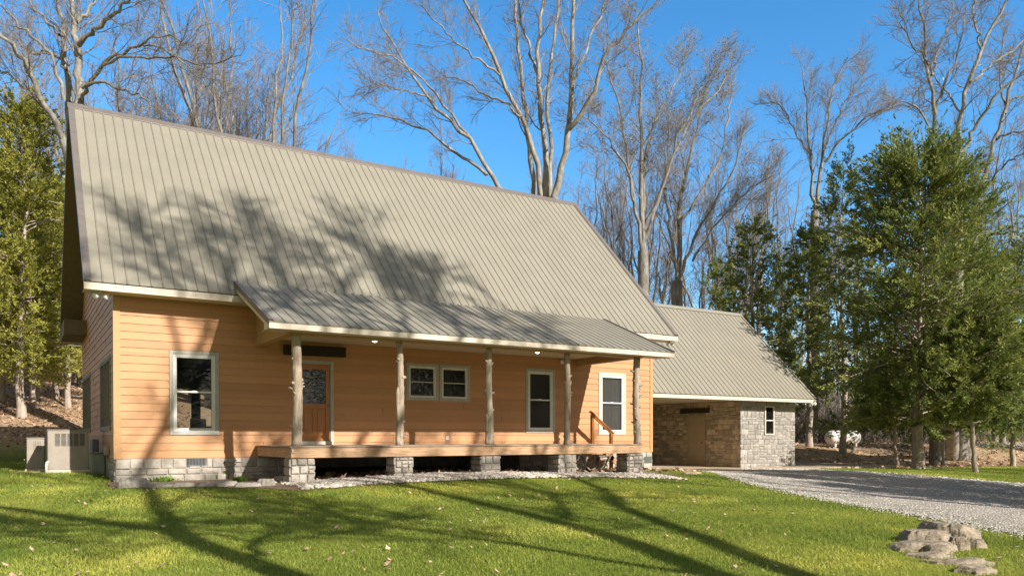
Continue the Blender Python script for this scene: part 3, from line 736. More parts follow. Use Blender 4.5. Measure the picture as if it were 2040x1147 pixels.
def fbm(x, y, s, seed=0):
    r = np.random.default_rng(seed); out = 0; a = 1
    for i in range(5):
        for j in range(3):
            k = r.normal(size=2)*s*(1.9**i); out = out+a*np.sin(k[0]*x+k[1]*y+r.uniform(0, 6.28))
        a *= .6
    return out/4.2
def lawnmask(x, y):
    n_ = fbm(x, y, .5, 3)
    l_ = 1-sstep(y+n_*1.5, 11, 17)
    rt = sstep(x, 24, 27)*sstep(y+.25*x, 5.2, 6.6)      # beyond the drive on the right: leaf litter with grass patches
    strip = 1-sstep(np.abs(y+.25*x-6.2+n_*.9), .3, 1.5)
    return np.clip(l_*(1-rt*(1-.75*strip)) - rt*.2+.12*n_*rt, 0, 1)
xs = np.r_[-300, -160, -90, np.arange(-60, -12, 2.0), np.arange(-12, 40, .3), np.arange(40, 90, 1.5), np.arange(90, 200, 12), 320, 500]
ys = np.r_[-300, -120, np.arange(-60, -22, 2.5), np.arange(-22, 14, .3), np.arange(14, 60, 1.2), np.arange(60, 160, 8), 220, 320, 520]
XX, YY = np.meshgrid(xs, ys); ZZ = gz(XX, YY); nx, ny = len(xs), len(ys)
ZZ = np.where((YY > 60), np.minimum(ZZ, 9.5), np.minimum(ZZ, 9.5))
i = (np.arange(ny-1)[:, None]*nx+np.arange(nx-1)[None]).ravel()
F = np.stack([i, i+1, i+nx+1, i+nx], 1)
# ground material: lawn soil / leaf litter by zone, with moss and bare patches
m, n, l, bs = nodes_of('ground'); co = coord(n)
za = n.new('ShaderNodeAttribute'); za.attribute_name = 'lawn'
t1 = noise(n, l, co, .55, 5, .6); t2 = noise(n, l, co, 38, 4, .75); t3 = noise(n, l, co, 6, 6, .7)
lawn = ramp(n, l, t1.outputs[0], [(.3, (.13,.17,.025)), (.5, (.21,.25,.035)), (.72, (.34,.33,.06))]).outputs[0]
lawn = mixc(n, l, .55, lawn, ramp(n, l, t2.outputs[0], [(.3, (.35,.4,.3)), (.7, (1.3,1.25,1.2))]).outputs[0], 'MULTIPLY')
lit = ramp(n, l, t2.outputs[0], [(.3, (.20,.125,.075)), (.5, (.48,.325,.205)), (.68, (.72,.55,.39))]).outputs[0]
lit = mixc(n, l, ramp(n, l, t3.outputs[0], [(.42, (0,0,0)), (.62, (.55,.55,.55))]).outputs[0], lit, (.14,.12,.05))
c = mixc(n, l, za.outputs['Fac'], lit, lawn); l.new(c, bs.inputs['Base Color']); bs.inputs['Roughness'].default_value = .95; bs.inputs['Specular IOR Level'].default_value = .1
bump(n, l, t2.outputs[0], .9, .05, bs); M['ground'] = m
me = fast_mesh('ground', np.stack([XX, YY, ZZ], -1).reshape(-1, 3), F, m, smooth=True)
a_ = me.attributes.new('lawn', 'FLOAT', 'POINT'); a_.data.foreach_set('value', lawnmask(XX, YY).astype(np.float32).ravel())
tag(obj('ground', me), kind='structure')

m, n, l, bs = nodes_of('gravel'); co = coord(n)
v = n.new('ShaderNodeTexVoronoi'); v.inputs['Scale'].default_value = 32; l.new(co, v.inputs['Vector'])
t1 = noise(n, l, co, .8, 5, .6, (.5, 1.4, 1)); t2 = noise(n, l, co, 24, 4, .7)
cc = ramp(n, l, v.outputs['Color'], [(0, (.25,.22,.185)), (.5, (.41,.37,.32)), (1, (.66,.60,.53))]).outputs[0]
cc = mixc(n, l, ramp(n, l, t1.outputs[0], [(.54, (0,0,0)), (.70, (.55,.55,.55))]).outputs[0], cc, (.17,.18,.09))
ac = n.new('ShaderNodeAttribute'); ac.attribute_name = 'across'
t4 = noise(n, l, co, 2.5, 5, .7); ad = n.new('ShaderNodeMath'); ad.operation = 'MULTIPLY_ADD'; ad.inputs[1].default_value = .22; l.new(t4.outputs[0], ad.inputs[0]); l.new(ac.outputs['Fac'], ad.inputs[2])
k1 = ramp(n, l, ad.outputs[0], [(.10, (1,1,1)), (.20, (0,0,0)), (.52, (0,0,0)), (.60, (.8,.8,.8)), (.68, (0,0,0)), (1, (0,0,0))]).outputs[0]
k2 = n.new('ShaderNodeMath'); k2.operation = 'MULTIPLY'; k2.inputs[1].default_value = .55; l.new(k1, k2.inputs[0])
cc = mixc(n, l, k2.outputs[0], cc, (.16,.17,.08))
cc = mixc(n, l, .45, cc, ramp(n, l, t2.outputs[0], [(.3, (.45,.45,.45)), (.65, (1.1,1.1,1.1))]).outputs[0], 'MULTIPLY')
l.new(cc, bs.inputs['Base Color']); bs.inputs['Roughness'].default_value = .95; bs.inputs['Specular IOR Level'].default_value = .2
bump(n, l, v.outputs['Distance'], 1.0, .03, bs); M['gravel'] = m
def strip_mesh(name, A, B, n_, k_, m_, off, jag=.12, seed=1):
    A, B = resample(A, n_), resample(B, n_); r = np.random.default_rng(seed); s = np.linspace(0, 1, k_)[None, :, None]
    ja = (r.normal(size=(n_, 1))*jag+fbm(A[:, :1], A[:, 1:], 1.5, seed)*jag*1.5); dn = (A-B); dn /= np.linalg.norm(dn, axis=1, keepdims=True)
    A = A+dn*ja; P = A[:, None]*(1-s)+B[:, None]*s
    Z = gz(P[..., 0], P[..., 1])+off; V = np.dstack([P, Z]).reshape(-1, 3)
    q = (np.arange(n_-1)[:, None]*k_+np.arange(k_-1)[None]).ravel(); F = np.stack([q, q+k_, q+k_+1, q+1], 1)
    me = fast_mesh(name, V, F, m_, smooth=True); at_ = me.attributes.new('across', 'FLOAT', 'POINT'); at_.data.foreach_set('value', np.tile(np.linspace(0, 1, k_), n_).astype(np.float32))
    return obj(name, me)
tag(strip_mesh('gravel_driveway', NEAR, FAR, 160, 40, M['gravel'], .022), kind='structure')
M['soil'] = mat('bed_soil', (.10,.065,.04), (.24,.16,.10), 22, .95, None, .8, .03, detail=8)
tag(strip_mesh('planting_bed', BEDF, np.array([(-.2, -.05), (16.4, -.05)]), 120, 16, M['soil'], .015, .05, 2), kind='structure')
mb = MB(); mb.box(16.53, 29.5, -.85, 8.3, -1.0, -.688)
for k in range(5): pass
tag(mb.build('concrete_pavement', M['concrete']), kind='structure')
road = np.array([ground_at(u, v)[:2] for u, v in [(1860, 886.5), (1900, 888), (1960, 890.5), (2040, 893)]]); road = np.vstack([road, [road[-1]+(road[-1]-road[-2])*3]])
rd2 = road+np.array([5.0, 4.0])
tag(strip_mesh('lane', road, rd2, 40, 6, M['gravel'], .03, .15, 5), kind='structure')

# rock shapes ------------------------------------------------------
def ico():
    t = (1+5**.5)/2; v = np.array([(-1,t,0),(1,t,0),(-1,-t,0),(1,-t,0),(0,-1,t),(0,1,t),(0,-1,-t),(0,1,-t),(t,0,-1),(t,0,1),(-t,0,-1),(-t,0,1)], float)
    f = np.array([(0,11,5),(0,5,1),(0,1,7),(0,7,10),(0,10,11),(1,5,9),(5,11,4),(11,10,2),(10,7,6),(7,1,8),(3,9,4),(3,4,2),(3,2,6),(3,6,8),(3,8,9),(4,9,5),(2,4,11),(6,2,10),(8,6,7),(9,8,1)])
    return v/np.linalg.norm(v[0]), f
IV, IF = ico()
def scatter_mesh(name, P, size, m_, flat=.55, seed=0, smooth=True, aspect=.35):
    r = np.random.default_rng(seed); k = len(P)
    q = r.normal(size=(k, 4)); q /= np.linalg.norm(q, axis=1, keepdims=True)
    w_, x, y, z = q.T
    Rm = np.stack([1-2*(y*y+z*z), 2*(x*y-z*w_), 2*(x*z+y*w_), 2*(x*y+z*w_), 1-2*(x*x+z*z), 2*(y*z-x*w_), 2*(x*z-y*w_), 2*(y*z+x*w_), 1-2*(x*x+y*y)], -1).reshape(-1, 3, 3)
    jit = 1+r.uniform(-.22, .22, (k, 12, 1)); V = np.einsum('kij,vj->kvi', Rm, IV)*jit
    sc = size[:, None]*np.stack([1+r.uniform(-aspect, aspect, k), 1+r.uniform(-aspect, aspect, k), np.full(k, flat)], 1)
    a = r.uniform(0, 6.28, k); ca, sa = np.cos(a), np.sin(a)
    V = V*sc[:, None]; V = np.stack([V[..., 0]*ca[:, None]-V[..., 1]*sa[:, None], V[..., 0]*sa[:, None]+V[..., 1]*ca[:, None], V[..., 2]], -1)+P[:, None]
    F = (IF[None]+np.arange(k)[:, None, None]*12).reshape(-1, 3)
    return obj(name, fast_mesh(name, V.reshape(-1, 3), F, m_, np.repeat(r.random(k), 20), smooth))
def rnd_in(poly, n_, seed, accept=None):
    r = np.random.default_rng(seed); lo, hi = poly.min(0), poly.max(0); out = []
    while sum(len(o) for o in out) < n_:
        p = r.uniform(lo, hi, (n_*2, 2)); k = inpoly(p[:, 0], p[:, 1], poly)
        if accept is not None: k &= accept(p[:, 0], p[:, 1], r)
        out.append(p[k])
    return np.concatenate(out)[:n_]
def onground(p, off): return np.column_stack([p, gz(p[:, 0], p[:, 1])+off])
BE = resample(BEDF, 400)
def bedfront(x, y, r):    # pebbles lie in a band along the front of the bed
    yf = np.interp(x, BE[:, 0], BE[:, 1]); return (x > 2.9+.4*r.random(len(x))) & (y < yf+1.55+r.random(len(x))*.8)
p = rnd_in(BED, 6500, 3, bedfront)
tag(scatter_mesh('river_pebbles', onground(p, .03), np.random.default_rng(4).uniform(.022, .062, len(p)), M['pebble'], .55, 5), 'pale river pebbles spread in front of the porch piers', 'pebbles', kind='stuff')
# crushed stone on the drive, thicker along its edges
A_, B_ = resample(NEAR, 500), resample(FAR, 500); r = np.random.default_rng(11)
k_ = 34000; ii = (r.beta(1.6, 1.4, k_)*499).astype(int); s = np.where(r.random(k_) < .3, 1+r.normal(0, .035, k_), r.random(k_)); s = np.where(r.random(k_) < .12, r.normal(0, .02, k_), s)
p = A_[ii]*(1-s[:, None])+B_[ii]*s[:, None]+r.normal(0, .03, (k_, 2)); far_ = (s > .93)
tag(scatter_mesh('crushed_stone', onground(p, .022), np.where(far_, r.uniform(.015, .06, k_), r.uniform(.006, .018, k_)), M['gravelbits'], .6, 12, False), 'loose pale crushed stone over the driveway', 'gravel', kind='stuff')

def outcrop(name, c, sx, sy_, h, rot, m_, seed=0, tilt=0.0, step=.04, sink=.12):
    """a block of bedded rock: height field with a jagged outline, terraced into thin beds"""
    r = np.random.default_rng(seed); n_ = 46; g = np.linspace(-1.25, 1.25, n_); X, Y = np.meshgrid(g, g); th = np.arctan2(Y, X); rr = np.hypot(X, Y)
    nc = int(r.integers(5, 8)); ca_ = (np.arange(nc)+r.uniform(-.3, .3, nc))*2*math.pi/nc; off = r.uniform(.72, .98, nc)
    d = np.min([off[q]-(X*math.cos(ca_[q])+Y*math.sin(ca_[q])) for q in range(nc)], axis=0)      # distance inside a convex polygon
    jag = fbm(X*3, Y*3, 1.0, seed)*.07+fbm(X*9, Y*9, 1.0, seed+1)*.03; d = d+jag
    top = h*(.93+.07*fbm(X, Y, 1.1, seed+2)+.03*fbm(X*4, Y*4, 1.0, seed+3))+tilt*X*sx
    ledge = np.clip(d/.03, 0, 1)*.5+np.clip((d-.07)/.03, 0, 1)*.27+np.clip((d-.17-jag)/.03, 0, 1)*.23
    z = top*ledge; q = z/step; z = (np.floor(q)+np.clip((q-np.floor(q))*4-1.5, 0, 1))*step+fbm(X*14, Y*14, 1.0, seed+4)*.004
    z = np.where(d < 0, -sink, z); crack = np.abs(fbm(X*1.6, Y*1.6, 1.0, seed+6)) < .035; z = np.where(crack & (d > .05), z-.025, z)
    Xw = X*sx+fbm(X*6, Y*6, 1.0, seed+7)*.008; Yw = Y*sy_+fbm(X*6, Y*6, 1.0, seed+8)*.008; cr_, sr_ = math.cos(rot), math.sin(rot)
    V = np.stack([Xw*cr_-Yw*sr_, Xw*sr_+Yw*cr_, z], -1).reshape(-1, 3); i = (np.arange(n_-1)[:, None]*n_+np.arange(n_-1)[None]).ravel(); F = np.stack([i, i+1, i+n_+1, i+n_], 1)
    keep = (d.ravel()[F].max(1) > -.02); F = F[keep]; o = obj(name, fast_mesh(name, V, F, m_, r.random(len(F))*.5+.25)); o.location = c; return o
LED = [  # u, v (foot), half sizes, height, 0, rotation, tilt, label
 (1893,1074,.44,.40,.25, 0,-.45,-.06,'large grey boulder on top of the rock ledge beside the gravel'),
 (1842,1078,.42,.30,.17, 0,-.60, .05,'flat pale slab at the upper left of the rock ledge'),
 (1836,1096,.50,.30,.12, 0,-.50, .05,'wide cracked tan slab in the middle of the rock ledge'),
 (1868,1103,.22,.16,.11, 0,-.3, .0,'yellowish broken block wedged under the tan slab'),
 (1906,1093,.16,.14,.17, 0, .35, .05,'small square grey block under the large boulder'),
 (1936,1090,.24,.17,.14, 0,-.6,-.15,'brown cracked block at the right end of the rock ledge'),
 (1845,1110,.36,.20,.065, 0,-.6, .04,'low grey slab below the tan slab of the ledge'),
 (1890,1111,.12,.08,.05, 0,-.4, .0,'small pale stone lying in the grass below the ledge'),
 (1898,1122,.50,.15,.06, 0,-.62, .03,'long thin flat stone set in the lawn below the ledge'),
 (1938,1139,.32,.17,.07, 0,-.55, .0,'lowest rough stone of the ledge by the lower edge of the lawn')]
for k, (u, v_, sx, sy_, sz, dz, ro, ti, lab) in enumerate(LED):
    p = ground_at(u, v_); o = outcrop('rock', (p[0], p[1], p[2]), sx*.86, sy_*.9, sz, ro, M['ledge'], seed=60+k, tilt=ti)
    tag(o, lab, 'rock', 'rocks of the ledge beside the driveway')
for k, (u, v_, sx, sy_, sz, lab) in enumerate([
 (262,971,.34,.22,.13,'chunky grey stone at the corner of the foundation, leftmost of the edging'),
 (320,971,.30,.12,.06,'low pale edging stone below the lit end of the foundation'),
 (368,970,.24,.10,.06,'small edging stone under the foundation vent'),
 (408,969,.22,.11,.065,'edging stone just right of the foundation vent'),
 (447,969,.28,.15,.08,'large flat pale edging stone beside the second clump of weeds'),
 (490,970,.26,.13,.07,'light edging stone near the left end of the porch deck'),
 (528,968,.2,.15,.10,'round pale edging stone below the left end of the deck'),
 (566,959,.32,.16,.09,'long grey slab leaning at the foot of the first stone pier'),
 (1376,943,.38,.22,.035,'flat flagstone at the end of the pebble bed by the pavement')]):
    p = ground_at(u, v_); o = outcrop('edging_stone', (p[0], p[1], p[2]), sx*1.1, sy_*1.15, sz*1.6, .05*k-.2, M['edging'] if k != 8 else M['concrete'], seed=90+k, step=.02)
    tag(o, lab, 'stone', 'edging stones of the planting bed')

# ------------------------------------------------------------------ grass, leaves
def in_view(n_, d0, d1, seed, um=1.12, pw=1.0):
    r = np.random.default_rng(seed); d = d0+(d1-d0)*r.random(n_)**pw; lat = r.uniform(-.653*um, .653*um, n_)*d
    return np.column_stack([CAM[0]+sy*d+cy*lat, CAM[1]+cy*d-sy*lat]), d, r
def house_free(x, y): return ~((x > -.05) & (x < 16.6) & (y > -.05) & (y < D)) & ~((x > 16.4) & (x < 29.6) & (y > -.9) & (y < 8.4))
p, d, r = in_view(680000, 5.2, 36, 21, pw=1.2)
x, y = p.T; ok = house_free(x, y) & ~inpoly(x, y, BED) & (lawnmask(x, y) > r.random(len(x))*.9+.1)
edge = inpoly(x, y, DRIVE); ok &= ~edge | (r.random(len(x)) < .012)
dens = fbm(x, y, 1.3, 9); ok &= r.random(len(x)) < .75+.35*dens
p, d = p[ok], d[ok]; k_ = len(p); g0 = onground(p, -.004)
h = r.uniform(.022, .048, k_)*(1+.35*fbm(p[:, 0], p[:, 1], 1.1, 5))*(1+.6*(p[:, 0] < 0)*(p[:, 1] > -2.5)); wd = r.uniform(.0018, .0038, k_)*(1+d/8)
h = np.where(r.random(k_) < .004, h*1.9, h)
a = r.uniform(0, 6.28, k_); ln = r.normal(0, .35, (k_, 2))*h[:, None]
side = np.column_stack([np.cos(a)*wd, np.sin(a)*wd, np.zeros(k_)]); tip = g0+np.column_stack([ln, h])
V = np.stack([g0-side, g0+side, tip], 1).reshape(-1, 3); F = np.arange(k_*3).reshape(-1, 3)
yel = .5+.5*fbm(p[:, 0], p[:, 1], .8, 14); tin = np.clip(.12+.30*yel+.22*fbm(p[:, 0], p[:, 1], 3.5, 45)+.55*sstep(fbm(p[:, 0], p[:, 1], .9, 44), .2, .7)+r.normal(0, .14, k_), 0, 1)
tag(obj('lawn_grass', fast_mesh('lawn_grass', V, F, M['grass'], tin)), 'short green spring lawn with lighter mossy patches', 'grass', kind='stuff')
# fallen leaves
def leaves(name, P, size, seed, m_, label):
    r = np.random.default_rng(seed); k = len(P); a = r.uniform(0, 6.28, k); tl = r.normal(0, .45, (k, 2)); V = []
    shp = np.array([(0,-1,0),(.55,-.35,.18),(.8,.35,.1),(.3,.3,.05),(0,1.1,.2),(-.3,.3,.05),(-.8,.3,.16),(-.5,-.4,.1)], float)
    L_ = shp[None]*size[:, None, None]*(1+r.normal(0, .18, (k, 8, 1))); L_[..., 2] += L_[..., 0]*tl[:, :1]+L_[..., 1]*tl[:, 1:]
    X = L_[..., 0]*np.cos(a)[:, None]-L_[..., 1]*np.sin(a)[:, None]; Y = L_[..., 0]*np.sin(a)[:, None]+L_[..., 1]*np.cos(a)[:, None]
    V = np.stack([X, Y, L_[..., 2]], -1)+P[:, None]; b = np.arange(k)[:, None, None]*8
    F = (np.array([(0,1,3),(1,2,3),(0,3,4),(0,4,5),(0,5,7),(5,6,7)])[None]+b).reshape(-1, 3)
    return tag(obj(name, fast_mesh(name, V.reshape(-1, 3), F, m_, np.repeat(r.random(k), 6))), label, 'leaves', kind='stuff')
p, d, r = in_view(4200, 6, 26, 31); x, y = p.T; ok = house_free(x, y) & ~inpoly(x, y, DRIVE) & ~inpoly(x, y, BED) & (r.random(len(x)) < .18+.75*fbm(x, y, 1.4, 8)); p = p[ok]
leaves('fallen_leaves', onground(p, .035), r.uniform(.013, .046, len(p)), 32, M['dry_leaf'], 'dry pinkish brown oak leaves scattered on the lawn')
r = np.random.default_rng(33); q = []
q.append(np.column_stack([r.uniform(-12, 6, 9000), r.uniform(15, 40, 9000)])); q.append(np.column_stack([r.uniform(26, 75, 16000), r.uniform(-2, 40, 16000)]))
q.append(np.column_stack([r.uniform(3.3, 16, 700), r.uniform(-2.7, -.3, 700)])); q = np.concatenate(q)
ok = (lawnmask(q[:, 0], q[:, 1]) < r.random(len(q))*.9) | (q[:, 1] < 0) & (q[:, 0] < 17); q = q[ok & ~inpoly(q[:, 0], q[:, 1], DRIVE) & house_free(q[:, 0], np.where(q[:, 0] < 17, q[:, 1]-0, q[:, 1]))]
leaves('leaf_litter', onground(q, .03), r.uniform(.05, .10, len(q)), 34, M['dry_leaf'], 'brown leaf litter covering the ground under the trees')
# weeds by the foundation
for k, (u, v_, w_, lab) in enumerate([(327, 960, .28, 'low leafy green weeds below the foundation vent'), (440, 955, .2, 'taller green weed clump near the left end of the porch'), (478, 960, .10, 'tiny green weed sprig next to the porch shadow')]):
    c = ground_at(u, v_); r = np.random.default_rng(70+k); kk = 240; a = r.uniform(0, 6.28, kk); rr = np.abs(r.normal(0, w_*.6, kk)); e = r.uniform(.04, .16, kk)*(1.3 if k == 1 else .8)
    b = np.column_stack([rr*np.cos(a), rr*np.sin(a)*.35, r.uniform(.0, .04, kk)]); dr_ = np.column_stack([np.cos(a)*.05, np.sin(a)*.05, e]); sd = np.column_stack([-np.sin(a), np.cos(a), np.zeros(kk)])*.022
    V = np.stack([b, b+dr_*.5+sd, b+dr_, b+dr_*.5-sd], 1).reshape(-1, 3); F = np.arange(kk*4).reshape(-1, 4)
    o = obj('weed_clump', fast_mesh('weed_clump', V, F, M['weed'], r.random(kk))); o.location = c; tag(o, lab, 'weeds', 'weeds along the foundation', 'stuff')
# ------------------------------------------------------------------ trees
def sub(P, Rr, m_, f0, f1, ang, ln, n_, wander, up, rfac, r, rmin=.004, kf=None):
    """m_ children on each polyline. returns (P, R)"""
    k, n, _ = P.shape; t = f0+(f1-f0)*(np.arange(m_)[None]+r.random((k, m_)))/m_; s = t*(n-1); i0 = np.clip(s.astype(int), 0, n-2); fr = (s-i0)[..., None]
    kk = np.arange(k)[:, None]; A, B = P[kk, i0], P[kk, i0+1]; pos = A*(1-fr)+B*fr; tan = B-A; tan /= np.linalg.norm(tan, axis=-1, keepdims=True)+1e-9
    rad = Rr[kk, i0]*(1-fr[..., 0])+Rr[kk, i0+1]*fr[..., 0]
    rv = r.normal(size=tan.shape); rv -= (rv*tan).sum(-1, keepdims=True)*tan; rv /= np.linalg.norm(rv, axis=-1, keepdims=True)+1e-9
    an = r.uniform(ang[0], ang[1], t.shape)[..., None]; dr = tan*np.cos(an)+rv*np.sin(an); dr = dr.reshape(-1, 3); pos = pos.reshape(-1, 3)
    L_ = (r.uniform(ln[0], ln[1], t.shape)*(1-.55*t)).reshape(-1); r0 = np.maximum(rad.reshape(-1)*rfac, rmin)
    C_ = len(dr); out = np.zeros((C_, n_, 3)); out[:, 0] = pos; d = dr
    for q in range(1, n_):
        d = d+r.normal(0, wander, d.shape)+np.array([0, 0, up]); d /= np.linalg.norm(d, axis=1, keepdims=True); out[:, q] = out[:, q-1]+d*(L_/(n_-1))[:, None]
    rr = r0[:, None]*np.linspace(1, .3, n_)[None]; return out, np.maximum(rr, rmin*.8)
def poly(pts, r0, r1, n_=14, r=None, wob=.0):
    pts = np.array(pts, float); d = np.r_[0, np.cumsum(np.linalg.norm(np.diff(pts, axis=0), axis=1))]; t = np.linspace(0, d[-1], n_)
    # smooth by cubic-ish interpolation
    P = np.stack([np.interp(t, d, pts[:, i]) for i in range(3)], 1)
    for _ in range(2): P[1:-1] = (P[:-2]+2*P[1:-1]+P[2:])/4
    if wob and r is not None: P[1:-1] += r.normal(0, wob, (n_-2, 3))
    return P, np.linspace(r0, r1, n_)
def mesh_tubes(name, parts, m_, base):
    V, F, o = [], [], 0
    for P, Rr, sd in parts:
        v, f = tubes_np(P-base, Rr, sd); V.append(v); F.append(f+o); o += len(v)
    return fast_mesh(name, np.concatenate(V), np.concatenate(F), m_, smooth=True)
def crown_parts(LP, LR, r, A=10, B=7, C=5, scale=1.0, up=.05, dens_end=True, rmin=.004):
    P1_, R1_ = sub(LP, LR, A, .22, 1, (.35, .85), (1.4*scale, 4.0*scale), 8, .13, up, .30, r, rmin*2.2)
    P2_, R2_ = sub(P1_, R1_, B, .15, 1, (.35, .9), (.7*scale, 1.9*scale), 6, .17, up, .5, r, rmin*1.6)
    P3_, R3_ = sub(P2_, R2_, C, .15, 1, (.3, .9), (.3*scale, 1.0*scale), 4, .2, up, .6, r, rmin)
    Pe, Re = sub(LP, LR, 8, .4, 1, (.4, .9), (.7*scale, 1.8*scale), 5, .18, up, .3, r, rmin*1.5)
    return (P1_, R1_), (P2_, R2_), (P3_, R3_), (Pe, Re)
def hero(name, base, trunk, limbs, label, seed, bark='bark', twig='twig', A=10, B=7, C=5, scale=1., rmin=.0055, thin=.76, buds=0, group=None, cat='tree', up=.05):
    r = np.random.default_rng(seed); base = np.array(base, float); root = thing(name, base, label, cat, group); parts = []
    LP, LR = [], []
    for pts, r0, r1 in trunk: P, q = poly(pts, r0, r1, 16, r, .02); parts.append((P[None], q[None], 10))
    for pts, r0, r1 in limbs: P, q = poly(pts, r0, r1, 16, r, .06); LP.append(P); LR.append(q)
    LP, LR = np.array(LP), np.array(LR)*thin; parts.append((LP, LR, 8)); C += 1; c1, c2, c3, ce = crown_parts(LP, LR, r, A, B, C, scale, rmin=rmin, up=up)
    parts.append((c1[0], c1[1], 5)); obj('trunk', mesh_tubes('trunk', parts, M[bark], base), root)
    cr = obj('crown', mesh_tubes('crown', [(c2[0], c2[1], 4), (c3[0], c3[1], 3), (ce[0], ce[1], 4)], M[twig], base), root)
    if buds:
        E_ = c3[0][:, -1]-base; E_ = E_[r.random(len(E_)) < buds]; foliage_tris(E_, r, .05, .09, M['bud'], 'buds', cr); tag(cr.children[0], kind='stuff')
    return root
def foliage_tris(P, r, s0, s1, m_, name, parent, per=2):
    k = len(P)*per; P = np.repeat(P, per, 0)+r.normal(0, s1*.8, (k, 3)); d = r.normal(size=(k, 3)); d /= np.linalg.norm(d, axis=1, keepdims=True); e = np.cross(d, r.normal(size=(k, 3))); e /= np.linalg.norm(e, axis=1, keepdims=True)+1e-9
    s = r.uniform(s0, s1, k)[:, None]; V = np.stack([P-e*s*.4, P+d*s, P+e*s*.4, P-d*s*.6], 1).reshape(-1, 3)
    return obj(name, fast_mesh(name, V, np.arange(k*4).reshape(-1, 4), m_, r.random(k)), parent)
def px_limb(pts, d0, d1, w0, w1):
    n_ = len(pts); P = [at(u, v, d0+(d1-d0)*i/(n_-1)) for i, (u, v) in enumerate(pts)]
    return (P, w0*.5*d0/FPX, w1*.5*d1/FPX)
def foot(u, d):
    p = at(u, 884, d); return np.array([p[0], p[1], G(p[0], p[1])-.1])

# the tall many-stemmed tree standing behind the middle of the roof
b = foot(1088, 40)
T = [([b, at(1090, 700, 40), at(1090, 520, 40)], .62, .46), ([at(1090, 520, 40), at(1103, 395, 39.5)], .40, .26), ([at(1088, 520, 40), at(1085, 395, 40.3)], .34, .22), ([at(1085, 560, 40), at(1040, 450, 39), at(995, 377, 38.5)], .30, .17), ([at(1084, 520, 40), at(1063, 391, 42)], .26, .17)]
Lm = [px_limb([(1087,398),(1085,314),(1082,244),(1075,181),(1071,140),(1071,87),(1075,42),(1085,-10),(1090,-90)], 40, 41, 17, 6),
 px_limb([(1078,394),(1068,314),(1054,272),(1037,234),(1019,202),(995,150),(974,94),(949,52),(925,0),(890,-70)], 40, 38, 15, 5),
 px_limb([(1063,391),(1054,314),(1050,255),(1044,192),(1037,140),(1033,87),(1026,35),(1024,-20),(1015,-90)], 42, 44, 14, 5),
 px_limb([(1103,394),(1120,335),(1131,290),(1133,258),(1136,188),(1138,140),(1141,70),(1143,0),(1140,-80)], 39.5, 38, 19, 6),
 px_limb([(1133,258),(1155,234),(1180,188),(1194,146),(1215,94),(1249,63),(1288,24),(1330,-20)], 38.6, 36, 13, 4),
 px_limb([(1096,394),(1094,314),(1092,244),(1092,174),(1096,129),(1106,70),(1113,0),(1118,-70)], 41, 43, 12, 5),
 px_limb([(995,377),(974,335),(956,307),(928,272),(883,234),(855,195),(827,150),(782,94),(761,59),(752,20)], 38.5, 37, 12, 3),
 px_limb([(970,349),(932,321),(890,286),(834,251),(782,241),(730,216),(700,225)], 38.2, 40, 9, 2.5),
 px_limb([(855,195),(827,185),(779,178),(740,159)], 37.5, 36, 5, 2),
 px_limb([(956,307),(925,258),(890,216),(841,157),(800,119),(730,105),(690,78)], 38.4, 36, 7.5, 2.5),
 px_limb([(1037,234),(1009,200),(967,191),(932,164),(880,150)], 39, 41, 6.5, 2.5),
 px_limb([(1071,150),(1054,101),(1044,63),(1030,0),(1020,-50)], 40.6, 43, 8, 3),
 px_limb([(1138,174),(1155,132),(1176,70),(1204,17),(1215,-40)], 38.4, 40, 8, 3),
 px_limb([(995,150),(960,120),(930,100),(880,60),(840,10)], 38.8, 37, 6, 2.5)]
hero('bare_tree', b, T, Lm, 'tall many-stemmed bare tree with pale bark rising behind the middle of the main roof', 201, 'bark_pale', A=12, B=8, C=5, scale=.92)
# the big tree at the upper left, behind the gable
b = foot(200, 33)
T = [([b, at(190, 700, 33), at(178, 480, 33)], .60, .45), ([at(178, 480, 33), at(164, 330, 33), at(157, 206, 33)], .36, .23), ([at(178, 490, 33), at(150, 350, 33.5), at(138, 206, 34)], .32, .18), ([at(180, 500, 33), at(158, 380, 32.5), at(127, 279, 32)], .28, .18)]
Lm = [px_limb([(157,206),(155,140),(155,80),(150,35),(140,-10),(130,-80)], 33, 34, 22, 9),
 px_limb([(138,206),(133,140),(127,87),(115,20),(105,-40)], 34, 36, 17, 7),
 px_limb([(158,90),(195,56),(223,31),(255,0),(290,-40)], 33, 31, 13, 6),
 px_limb([(164,206),(170,178),(188,164),(206,162),(240,175),(275,185),(300,215)], 33, 31, 10, 3),
 px_limb([(160,175),(192,143),(213,119),(244,101),(279,91),(307,78),(328,65),(349,70),(372,88)], 33, 31, 11, 3),
 px_limb([(205,130),(244,112),(296,112),(349,120),(401,124),(453,126),(480,110)], 32.6, 30, 8, 2.5),
 px_limb([(127,279),(105,237),(84,195),(59,146),(42,115),(17,77),(-20,40)], 32, 29, 17, 8),
 px_limb([(98,225),(70,195),(35,160),(0,138),(-40,120)], 31.6, 30, 10, 4),
 px_limb([(127,200),(108,122),(87,91),(70,80),(42,49),(17,28),(-10,0)], 33.5, 32, 11, 4),
 px_limb([(118,70),(85,35),(60,5),(40,-30)], 34.5, 35, 8, 3),
 px_limb([(153,45),(175,24),(190,-5),(200,-60)], 33.6, 35, 10, 5),
 px_limb([(286,92),(331,94),(366,122),(401,157),(425,195)], 31.8, 30, 5, 2),
 px_limb([(133,140),(100,100),(60,110),(20,60)], 34, 37, 7, 3)]
hero('bare_tree', b, T, Lm, 'large spreading bare tree with mottled bark behind the left gable of the house', 202, 'bark', A=11, B=7, C=5, scale=.85)
